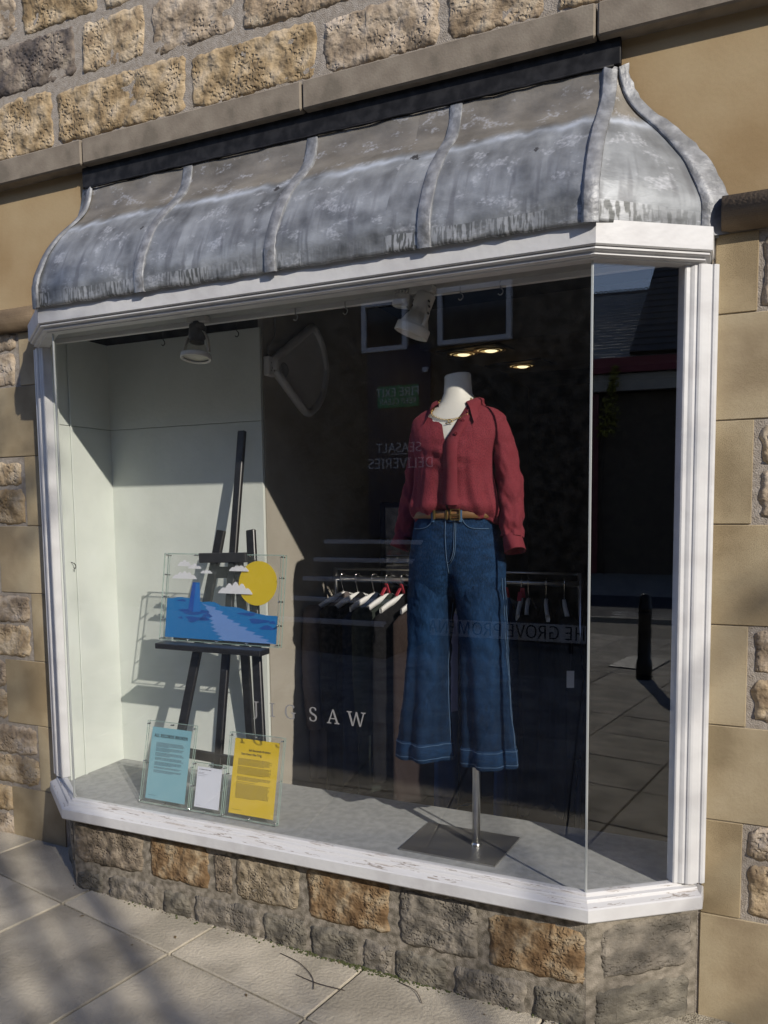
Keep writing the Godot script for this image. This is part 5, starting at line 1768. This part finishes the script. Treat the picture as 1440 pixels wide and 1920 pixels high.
	box(st, Vector3(0.876, 0.515, -0.5), Vector3(0.03, 0.07, 0.0015), 0.0, Basis(Vector3.UP, 0.3))
	obj("card", st, hm, tk)
	st = mk(true)
	cyl(st, Vector3(0.876, 0.548, -0.5), Vector3(0.87, 0.66, -0.55), 0.0008, 5)
	obj("string", st, M.black_paint, tk)
	var t2 := thing("price_ticket", "white price ticket hanging behind the top of the steel pole", "ticket", Vector3(0.60, 0.26, -0.4))
	st = mk()
	box(st, Vector3(0.605, 0.225, -0.45), Vector3(0.03, 0.06, 0.0015), 0.0, Basis(Vector3.UP, 0.4))
	obj("card", st, hm, t2)
	st = mk(true)
	cyl(st, Vector3(0.605, 0.255, -0.45), Vector3(0.6, 0.5, -0.5), 0.0008, 5)
	obj("string", st, M.black_paint, t2)

func garment(c: Vector3, b: Basis, hw: float, length: float, th: float, m: Material, sleeves: bool, label: String, cat: String, group: String, sd: int) -> void:
	var called := {"jacket": "jacket", "coat": "coat", "garment": "dark_garment", "cardigan": "cardigan", "jeans": "hanging_jeans", "trousers": "trousers", "top": "patterned_top"}[cat] as String
	var G := thing(called, label, cat, c + Vector3(0, -0.1 - length, 0), group)
	var nz := noise(800 + sd, 2.0, 3)
	var st := mk(true)
	var rows := []
	for i in 30:
		var f := i / 29.0
		var y := -0.066 - length * f
		var w := hw * (0.28 + 0.72 * smoothstep(0.0, 0.10, f)) * (1.0 + 0.06 * f)
		if i == 0: w = hw * 0.22
		var rg := PackedVector3Array()
		for j in 48:
			var a := TAU * j / 48.0
			var fold := 0.35 * sin(a * 7.0 + sd + 2.0 * nz.get_noise_2d(f * 1.5, a)) * smoothstep(0.1, 0.8, f)
			var t := th * (0.45 + 0.55 * smoothstep(0.0, 0.15, f)) * (1.0 + fold + 0.4 * nz.get_noise_2d(a * 1.5, f * 3.0))
			rg.append(c + b * Vector3(sin(a) * t, y - 0.035 * pow(absf(cos(a)), 1.5) * (1.0 - smoothstep(0.0, 0.3, f)), cos(a) * w))
		rows.append(rg)
	surf(st, rows, true, true)
	fan(st, rows[0]); fan(st, rows[-1], true)
	obj("cloth", st, m, G)
	if sleeves:
		for s in [1.0, -1.0]:
			st = mk(true)
			rows = []
			for i in 26:
				var f := i / 25.0
				var p := Vector3(0.01 + 0.03 * sin(f * 2.0), -0.125 - 0.60 * f, s * (hw - 0.02 + 0.035 * sin(f * 2.6)))
				var rg := PackedVector3Array()
				for j in 20:
					var a := TAU * j / 20.0
					var r := 0.052 - 0.014 * f + 0.008 * nz.get_noise_2d(f * 6.0, a * 1.2 + s * 5.0)
					if i == 0: r *= 0.5
					rg.append(c + b * (p + Vector3(sin(a) * r * 0.8, 0, cos(a) * r)))
				rows.append(rg)
			surf(st, rows, true, true)
			fan(st, rows[0]); fan(st, rows[-1], true)
			obj("sleeve", st, m, G)
	if cat == "top":
		st = mk()
		var pn := mat(lin(0.01, 0.01, 0.012), 0.9)
		var r := RandomNumberGenerator.new(); r.seed = 4
		for i in 9:
			var cc := Vector2(r.randf_range(-0.12, 0.12), -0.3 - r.randf() * 0.25)
			var pts := []
			for k in 10:
				var a := TAU * k / 10.0
				pts.append([cc.x + cos(a) * 0.03 * r.randf_range(0.6, 1.2), cc.y + sin(a) * 0.035 * r.randf_range(0.6, 1.2)])
			prism(st, clean(pts), b * Vector3(0, 0, -1), Vector3.UP, c + b * Vector3(th * 1.25, 0, 0), 0.002)
		obj("print", st, pn, G)

# ---------------------------------------------------------------- across the street: what the panes mirror and what shades the wall
func street() -> void:
	opposite()
	corner_building()
	bollard()
	climber()
	tree()
	debris()

func opposite() -> void:
	var z := 7.2
	var A := thing("opposite_building", "dark stone building across the street with a blue delivery door at the top of steps", "building", Vector3(-5.0, -0.4, z))
	var wallm := tri_mat(ntex(240, 0.02, 5, [[0.2, lin(0.07, 0.06, 0.045)], [0.5, lin(0.13, 0.11, 0.08)], [0.8, lin(0.19, 0.16, 0.12)]]), 0.5, 0.93, rough_height, 1.5)
	var st := mk()
	box(st, Vector3(-2.7, 2.0, z + 2.0), Vector3(23.4, 5.2, 4.0))
	obj("wall", st, wallm, A)
	st = mk()
	prism(st, clean([[-14.6, 4.6], [9.2, 4.6], [9.2, 4.72], [-14.6, 4.72]]), Vector3(1, 0, 0), Vector3.UP, Vector3(0, 0, z - 0.25), 4.5)
	obj("eaves", st, M.course, A)
	st = mk()
	quad(st, Vector3(9.2, 4.725, z - 0.25), Vector3(-14.6, 4.725, z - 0.25), Vector3(-14.6, 6.6, z + 3.0), Vector3(9.2, 6.6, z + 3.0))
	obj("roof", st, M.plinth[2], A)
	var frame := mat(lin(0.8, 0.8, 0.8), 0.5)
	var dkglass := mat(lin(0.01, 0.014, 0.022), 0.08)
	var blue := mat(lin(0.012, 0.02, 0.055), 0.45)
	# delivery door and the window over it
	st = mk()
	box(st, Vector3(-2.52, 2.04, z - 0.01), Vector3(0.86, 2.4, 0.05), 0.004)
	var door := obj("delivery_door", st, blue, A)
	st = mk()
	box(st, Vector3(-2.15, 2.92, z - 0.05), Vector3(0.07, 0.06, 0.03), 0.004)
	obj("door_alarm", st, frame, door)
	for w in [[-2.70, 3.50, 0.56, 0.56], [-1.52, 3.53, 0.86, 0.62]]:
		st = mk()
		for e in [[-0.5, 0.0, 0.06, w[3] + 0.06], [0.5, 0.0, 0.06, w[3] + 0.06]]:
			box(st, Vector3(w[0] + e[0] * w[2], w[1], z - 0.03), Vector3(e[2], e[3], 0.08), 0.004)
		for e in [-0.5, 0.5]:
			box(st, Vector3(w[0], w[1] + e * w[3], z - 0.03), Vector3(w[2] - 0.06, 0.06, 0.08), 0.004)
		var wd := obj("window", st, frame, A)
		st = mk()
		box(st, Vector3(w[0], w[1], z - 0.015), Vector3(w[2] - 0.05, w[3] - 0.05, 0.02))
		obj("pane", st, dkglass, wd)
	# steps with white nosings
	var T := thing("steps", "stone steps with white nosings up to the blue delivery door", "steps", Vector3(-2.6, -0.35, 6.2))
	for k in 5:
		var y := 0.82 - 0.205 * k
		var zz := z - 0.75 - 0.27 * k
		st = mk()
		box(st, Vector3(-2.58, (y - 0.45) * 0.5 - 0.0, (zz + z) * 0.5), Vector3(1.3, y + 0.45, z - zz), 0.004)
		var s := obj("step", st, M.plinth[4], T)
		st = mk()
		box(st, Vector3(-2.58, y + 0.002, zz + 0.02), Vector3(1.29, 0.05, 0.06), 0.004)
		obj("nosing", st, frame, s)
	var green := mat(lin(0.0, 0.33, 0.14), 0.5)
	var F := thing("fire_exit_sign", "green fire exit keep clear sign on the blue door, mirrored in the pane", "sign", Vector3(-2.52, 2.62, z - 0.04))
	st = mk()
	box(st, Vector3(-2.52, 2.62, z - 0.045), Vector3(0.56, 0.27, 0.01), 0.002)
	obj("plate", st, green, F)
	wall_text(F, "FIRE EXIT", Vector3(-2.52, 2.675, z - 0.0515), 0.105, frame)
	wall_text(F, "KEEP CLEAR", Vector3(-2.52, 2.56, z - 0.0515), 0.07, frame)
	var D := thing("deliveries_sign", "white seasalt deliveries lettering on the blue door, mirrored in the pane", "sign", Vector3(-2.5, 1.87, z - 0.04))
	wall_text(D, "SEASALT", Vector3(-2.52, 1.985, z - 0.0365), 0.12, frame)
	wall_text(D, "DELIVERIES", Vector3(-2.50, 1.79, z - 0.0365), 0.13, frame)
	st = mk()
	box(st, Vector3(-2.52, 1.905, z - 0.037), Vector3(0.22, 0.012, 0.002))
	obj("line", st, frame, D)
	var N := thing("street_sign", "white street name plate on two short posts, mirrored low in the pane", "sign", Vector3(-1.1, -0.4, 6.7))
	st = mk()
	box(st, Vector3(-1.08, -0.205, 6.7), Vector3(2.0, 0.2, 0.02), 0.003)
	obj("plate", st, mat(lin(0.7, 0.7, 0.68), 0.5), N)
	wall_text(N, "THE GROVE PROMENADE", Vector3(-1.08, -0.2, 6.689), 0.155, M.black_paint, 0.93)
	for x in [-1.9, -0.25]:
		st = mk()
		box(st, Vector3(x, -0.3, 6.73), Vector3(0.05, 0.34, 0.04), 0.003)
		obj("post", st, M.black_paint, N)

func wall_text(parent: Node3D, text: String, at: Vector3, cap: float, m: Material, stretch := 1.0) -> void:
	var f := SystemFont.new()
	f.font_names = PackedStringArray(["Droid Sans"])
	var tm := TextMesh.new()
	tm.font = f; tm.text = text; tm.font_size = 48; tm.pixel_size = cap / 35.0; tm.depth = 0.002; tm.material = m
	var mi := MeshInstance3D.new(); mi.name = "lettering"; mi.mesh = tm
	parent.add_child(mi, true)
	mi.transform = Transform3D(Basis(Vector3(-stretch, 0, 0), Vector3.UP, Vector3(0, 0, -1)), at - parent.position)

func corner_building() -> void:
	# stands across the end of the street, mirrored in the right hand pane
	var f := Vector3(-0.9165, 0, -0.40)              # the way it faces
	var r := Vector3(-0.40, 0, 0.9165)               # along its front
	var o := Vector3(1.2, 0, 0.17) - f * 27.2
	var B := thing("corner_building", "slate roofed building with crested ridge and dark red fascia across the street end", "building", Vector3(o.x, -1.2, o.z))
	var P := func(a: float, y: float, d: float) -> Vector3: return o + r * a * 1.7 + Vector3.UP * (1.7 * (y - 1.75) + 1.75) - f * d * 1.7
	var slate := tri_mat(ntex(250, 0.05, 4, [[0.2, lin(0.2, 0.2, 0.18)], [0.5, lin(0.36, 0.345, 0.3)], [0.8, lin(0.5, 0.47, 0.4)]]), 0.8, 0.85, rough_height, 0.8)
	var dslate := tri_mat(ntex(251, 0.05, 4, [[0.2, lin(0.06, 0.06, 0.062)], [0.8, lin(0.14, 0.14, 0.142)]]), 0.8, 0.85, rough_height, 0.8)
	var st := mk()
	var bb := Basis(r, Vector3.UP, -f * -1.0)
	box(st, P.call(0.0, 1.5, 4.0), Vector3(22.0, 8.5, 13.4), 0.0, Basis(r, Vector3.UP, r.cross(Vector3.UP)))
	obj("wall", st, mat(lin(0.1, 0.075, 0.05), 0.9), B)
	st = mk()
	quad(st, P.call(6.6, 4.4, -0.3), P.call(-6.6, 4.4, -0.3), P.call(-6.6, 6.72, 4.0), P.call(6.6, 6.72, 4.0))
	quad(st, P.call(-6.6, 4.4, 8.3), P.call(6.6, 4.4, 8.3), P.call(6.6, 6.72, 4.0), P.call(-6.6, 6.72, 4.0))
	tri(st, P.call(-6.5, 4.0, 0.0), P.call(-6.5, 4.0, 8.0), P.call(-6.5, 6.6, 4.0))
	tri(st, P.call(6.5, 4.0, 0.0), P.call(6.5, 4.0, 8.0), P.call(6.5, 6.6, 4.0))
	var roof := obj("roof", st, slate, B)
	# slates, lapped course over course
	var rg := RandomNumberGenerator.new(); rg.seed = 12
	st = mk()
	for c in 24:
		var t0 := c / 24.0; var t1 := (c + 1.25) / 24.0
		var a := -3.2
		while a < 3.6:
			var w := rg.randf_range(0.22, 0.36)
			var q := func(x: float, t: float, up: float) -> Vector3: return P.call(x, lerpf(4.4, 6.72, t) + up, lerpf(-0.3, 4.0, t))
			var u := rg.randf_range(0.03, 0.05)
			quad(st, q.call(a + w - 0.012, t0, u), q.call(a, t0, u), q.call(a, t1, 0.012), q.call(a + w - 0.012, t1, 0.012))
			quad(st, q.call(a + w - 0.012, t0, 0.0), q.call(a, t0, 0.0), q.call(a, t0, u), q.call(a + w - 0.012, t0, u))
			a += w
	var sl := obj("slates", st, slate, roof)
	sl.set_meta("kind", "stuff")
	st = mk(true)
	for i in 60:
		var c: Vector3 = P.call(-3.4 + i * 0.12, 6.80, 4.0)
		var loop := []
		for k in 9: loop.append(c + r * cos(TAU * k / 8.0) * 0.08 + Vector3.UP * sin(TAU * k / 8.0) * 0.085)
		tube(st, loop, 0.024, 5, false)
	var cr := obj("ridge_crest", st, dslate, roof)
	cr.set_meta("kind", "stuff")
	st = mk()
	bar(st, P.call(-6.6, 6.72, 4.0), P.call(6.6, 6.72, 4.0), 0.2, 0.24, Vector3.UP)
	obj("ridge_tiles", st, dslate, roof)
	# steep cross wing
	st = mk()
	var a0 := 0.35; var a1 := -5.0
	quad(st, P.call(a0, 4.5, -0.45), P.call(a1, 4.5, -0.45), P.call(-1.9, 7.45, 1.9), P.call(-0.32, 7.45, 1.9))
	tri(st, P.call(a0, 4.5, -0.45), P.call(-0.32, 7.45, 1.9), P.call(a0, 4.5, 4.2))
	quad(st, P.call(a0, 4.5, 4.2), P.call(-0.32, 7.45, 1.9), P.call(-1.9, 7.45, 1.9), P.call(a1, 4.5, 4.2))
	tri(st, P.call(a1, 4.5, -0.45), P.call(a1, 4.5, 4.2), P.call(-1.9, 7.45, 1.9))
	var wing := obj("wing_roof", st, dslate, B)
	st = mk()
	for c in 20:
		var t0 := c / 20.0
		var q := func(t: float, s: float, up: float) -> Vector3:
			return P.call(lerpf(lerpf(a0, a1, s), lerpf(-0.32, -1.9, s), t), lerpf(4.5, 7.45, t) + up, lerpf(-0.45, 1.9, t) - up)
		bar(st, q.call(t0, 0.0, 0.015), q.call(t0, 1.0, 0.015), 0.05, 0.034, Vector3.UP)
	var ws := obj("slate_courses", st, dslate, wing)
	ws.set_meta("kind", "stuff")
	st = mk(true)
	lathe(st, P.call(-0.32, 7.42, 1.9), Vector3.UP, [[0.15, 0.0], [0.1, 0.14], [0.05, 0.24], [0.05, 0.34], [0.13, 0.46], [0.13, 0.53], [0.0, 0.65]], 14)
	obj("finial", st, dslate, wing)
	st = mk()
	bar(st, P.call(-0.66, 7.47, 1.9), P.call(-1.95, 7.47, 1.9), 0.27, 0.24, Vector3.UP)
	obj("ridge_tiles", st, dslate, wing)
	# fascias and the shop front under them
	st = mk()
	bar(st, P.call(-6.5, 4.28, -0.32), P.call(6.5, 4.28, -0.32), 0.1, 0.51, Vector3.UP)
	obj("red_fascia", st, mat(lin(0.2, 0.025, 0.03), 0.5), B)
	st = mk()
	bar(st, P.call(-6.5, 3.95, -0.12), P.call(6.5, 3.95, -0.12), 0.4, 0.58, Vector3.UP)
	obj("name_board", st, mat(lin(0.4, 0.35, 0.28), 0.7), B)
	for i in 6:
		st = mk()
		bar(st, P.call(-5.5 + i * 2.2, -0.9, -0.05), P.call(-5.5 + i * 2.2, 3.76, -0.05), 0.5, 0.24, f)
		obj("shopfront_pillar", st, mat(lin(0.16, 0.03, 0.03), 0.5), B)

func climber() -> void:
	var f := Vector3(-0.9165, 0, -0.40); var r := Vector3(-0.40, 0, 0.9165)
	var base := Vector3(1.2, 0, 0.17) - f * 26.6 + r * 1.35
	var T := thing("climbing_plant", "yellow green climbing plant on the dark shop front at the street end", "plant", base + Vector3(0, -1.2, 0))
	var st := mk(true)
	tube(st, spline([base + Vector3(0, -1.2, 0), base + r * 0.1 + Vector3(0, 2.0, 0), base - r * 0.05 + Vector3(0, 4.4, 0), base - r * 0.3 + Vector3(0, 5.9, 0)], 14), 0.03, 6)
	obj("stem", st, mat(lin(0.06, 0.045, 0.03), 0.9), T)
	var g := RandomNumberGenerator.new(); g.seed = 9
	st = mk()
	for i in 420:
		var t := g.randf()
		var c := base + r * (-0.3 * t + g.randfn() * 0.16 * (1.25 - t)) + Vector3(0, 3.6 + 2.4 * t, 0) - f * -1.0 * g.randf_range(0.0, 0.25)
		var b := Basis.from_euler(Vector3(g.randf() * TAU, g.randf() * TAU, g.randf() * TAU))
		tri(st, c + b * Vector3(-0.08, 0, 0), c + b * Vector3(0.08, 0, 0.02), c + b * Vector3(0, 0.11, 0))
	var o := obj("foliage", st, mat(lin(0.24, 0.22, 0.035), 0.7), T)
	o.set_meta("kind", "stuff")

func bollard() -> void:
	var p := Vector3(7.0, gy(7.0), 2.66)
	var Bo := thing("bollard", "black cast iron bollard on the pavement, mirrored in the right hand pane", "bollard", p)
	var st := mk(true)
	lathe(st, p, Vector3.UP, [[0.0, 0.0], [0.085, 0.0], [0.085, 0.16], [0.078, 0.2], [0.07, 0.21], [0.066, 0.74], [0.074, 0.745], [0.074, 0.775], [0.066, 0.78], [0.066, 0.84], [0.058, 0.885], [0.034, 0.915], [0.0, 0.92]], 24)
	obj("post", st, M.black_paint, Bo)
	st = mk(true)
	lathe(st, p, Vector3.UP, [[0.068, 0.70], [0.076, 0.705], [0.076, 0.72], [0.068, 0.725]], 24)
	obj("ring", st, M.black_paint, Bo)
	var C := thing("drain_cover", "dark square cover set in the pavement behind the bollard", "drain cover", Vector3(7.9, gy(7.9), 3.1))
	st = mk()
	box(st, Vector3(7.9, gy(7.9) + 0.004, 3.1), Vector3(0.9, 0.02, 0.5), 0.002, Basis(Vector3(0, 0, 1), -0.03) * Basis(Vector3.UP, -0.16))
	obj("plate", st, M.black_paint, C)

func tree() -> void:
	var base := Vector3(9.3, gy(9.3), 7.0)
	var T := thing("street_tree", "leafy street tree standing across the pavement towards the sun", "tree", base)
	var bark := tri_mat(ntex(260, 0.05, 4, [[0.2, lin(0.05, 0.04, 0.03)], [0.8, lin(0.13, 0.11, 0.085)]]), 1.0, 0.9, rough_height, 1.0)
	var s := Vector3(0.724, 0.50, 0.476).normalized()
	var hub := base + Vector3(0.2, 4.6, 0.1)
	var st := mk(true)
	tube(st, spline([base + Vector3(0, -0.1, 0), base + Vector3(0.05, 1.2, 0.05), base + Vector3(0.1, 3.0, 0.0), hub], 16), spline([0.2, 0.16, 0.14, 0.11], 16), 12)
	var trunk := obj("trunk", st, bark, T)
	# clumps of leaves: wall or ground points that lie in the tree's shade, the limbs reach for them
	var at := [[Vector3(-1.80, 1.66, 0.0), 15.2, 0.2, 34], [Vector3(-1.64, 1.32, 0.0), 14.8, 0.16, 30], [Vector3(-1.95, 0.95, 0.0), 14.9, 0.22, 36], [Vector3(-1.95, 0.35, 0.0), 14.6, 0.24, 30], [Vector3(-0.95, -0.40, 0.98), 15.0, 0.26, 42], [Vector3(-0.1, -0.42, 1.15), 14.7, 0.24, 40], [Vector3(0.16, -0.43, 0.68), 14.4, 0.18, 26], [Vector3(0.6, -0.44, 1.15), 14.5, 0.26, 40],
		[Vector3(1.66, 1.0, 0.0), 13.9, 0.18, 14], [Vector3(1.7, 0.2, 0.0), 13.7, 0.2, 14], [Vector3(-3.1, 1.6, 0.0), 15.4, 0.5, 120], [Vector3(-3.3, 0.4, 0.0), 15.2, 0.5, 120], [Vector3(-2.2, -0.4, 2.3), 15.2, 0.4, 90], [Vector3(0.3, -0.4, 2.5), 15.0, 0.45, 90], [Vector3(3.2, 1.0, 0.0), 13.6, 0.5, 120]]
	var leaf := mk()
	for q in [[Vector3(-0.5, 0, 0), Vector3(0, 0.06, -0.32), Vector3(0.5, 0, 0)], [Vector3(-0.5, 0, 0), Vector3(0.5, 0, 0), Vector3(0, 0.06, 0.32)]]: tri(leaf, q[0], q[1], q[2])
	leaf.generate_normals()
	var lm := leaf.commit()
	var lmat := mat(lin(0.055, 0.1, 0.022), 0.6)
	lmat.backlight_enabled = true; lmat.backlight = Color(0.25, 0.4, 0.1)
	var xf := []
	var r := RandomNumberGenerator.new(); r.seed = 31
	for e in at:
		var c: Vector3 = e[0] + s * float(e[1])
		st = mk(true)
		var mid := hub.lerp(c, 0.5) + Vector3(r.randf_range(-0.2, 0.2), 0.25, r.randf_range(-0.2, 0.2))
		tube(st, spline([hub - Vector3(0, r.randf() * 1.2, 0), mid, c], 12), spline([0.05, 0.03, 0.012], 12), 7)
		obj("limb", st, bark, trunk)
		for i in e[3]:
			var d := Vector3(r.randfn(), r.randfn(), r.randfn()) * float(e[2]) * 0.62
			var b := Basis.from_euler(Vector3(r.randf() * TAU, r.randf() * TAU, r.randf() * TAU)) * Basis().scaled(Vector3.ONE * r.randf_range(0.08, 0.13))
			xf.append(Transform3D(b, c + d - T.position))
	var mm := MultiMesh.new()
	mm.transform_format = MultiMesh.TRANSFORM_3D
	mm.mesh = lm; mm.instance_count = xf.size()
	for i in xf.size(): mm.set_instance_transform(i, xf[i])
	lm.surface_set_material(0, lmat)
	var mi := MultiMeshInstance3D.new()
	mi.name = "foliage"; mi.multimesh = mm
	T.add_child(mi, true)
	tag(mi, "", "", "", "stuff")

func debris() -> void:
	# moss and grit where the plinth meets the slabs
	var r := RandomNumberGenerator.new(); r.seed = 77
	var moss := mat(lin(0.055, 0.065, 0.02), 0.95)
	var grit := mat(lin(0.07, 0.055, 0.038), 0.95)
	for pass_ in 2:
		var st := mk()
		var n := 520 if pass_ == 0 else 260
		for i in n:
			var x := (r.randfn() * 0.17 + 0.28) if r.randf() < 0.72 else r.randf_range(-1.1, 1.08)
			if pass_ == 1: x = r.randf_range(-1.1, 1.1)
			if x < -1.1 or x > 1.12: continue
			var z := 0.270 + absf(r.randfn()) * (0.012 if pass_ == 0 else 0.01)
			var s := r.randf_range(0.0012, 0.0045 if pass_ == 0 else 0.003)
			var c := Vector3(x, gy(x) + s * 0.3, z)
			box(st, c, Vector3(s, s * 0.9, s) * 2.0, s * 0.5, Basis.from_euler(Vector3(r.randf() * 3.0, r.randf() * 3.0, r.randf() * 3.0)))
		var o := obj("moss" if pass_ == 0 else "grit", st, moss if pass_ == 0 else grit)
		tag(o, ["green moss in the joint between the stone plinth and the pavement", "dark grit and soil along the foot of the plinth"][pass_], ["moss", "grit"][pass_], "", "stuff")
	var tw := [[[Vector3(0.10, 0, 0.42), Vector3(0.2, 0.006, 0.44), Vector3(0.30, 0.003, 0.43)], "thin dark twig lying on the pavement before the plinth's middle"], [[Vector3(-0.02, 0, 0.33), Vector3(0.08, 0.005, 0.36), Vector3(0.16, 0.002, 0.41), Vector3(0.2, 0.003, 0.47)], "longer curved twig lying close to the plinth, left of the moss"], [[Vector3(0.44, 0, 0.30), Vector3(0.52, 0.006, 0.33), Vector3(0.565, 0.003, 0.38)], "short twig with a bud lying right of the moss"]]
	for t in tw:
		var pts := []
		for p in t[0]: pts.append(Vector3(p.x, gy(p.x) + 0.003 + p.y, p.z))
		var st := mk(true)
		tube(st, spline(pts, 14), 0.0014, 6)
		tag(obj("twig", st, mat(lin(0.05, 0.038, 0.028), 0.9)), t[1], "twig", "twigs on the pavement")
	for i in 9:
		var x := r.randf_range(-1.3, 0.9); var z := 0.28 + pow(r.randf(), 2.0) * 0.5
		var st := mk()
		var a := r.randf() * TAU; var l := r.randf_range(0.006, 0.014)
		var c := Vector3(x, gy(x) + 0.003, z)
		var u := Vector3(cos(a), 0.1, sin(a)) * l; var v := Vector3(-sin(a), 0.25, cos(a)) * l * 0.5
		tri(st, c - u, c + v, c + u); tri(st, c - u, c + u, c - v + Vector3(0, 0.003, 0))
		tag(obj("fallen_leaf", st, mat(lin(0.12, 0.085, 0.04), 0.9)), "tiny dry leaf fallen on the pavement near the plinth", "leaf", "dry leaves on the pavement")
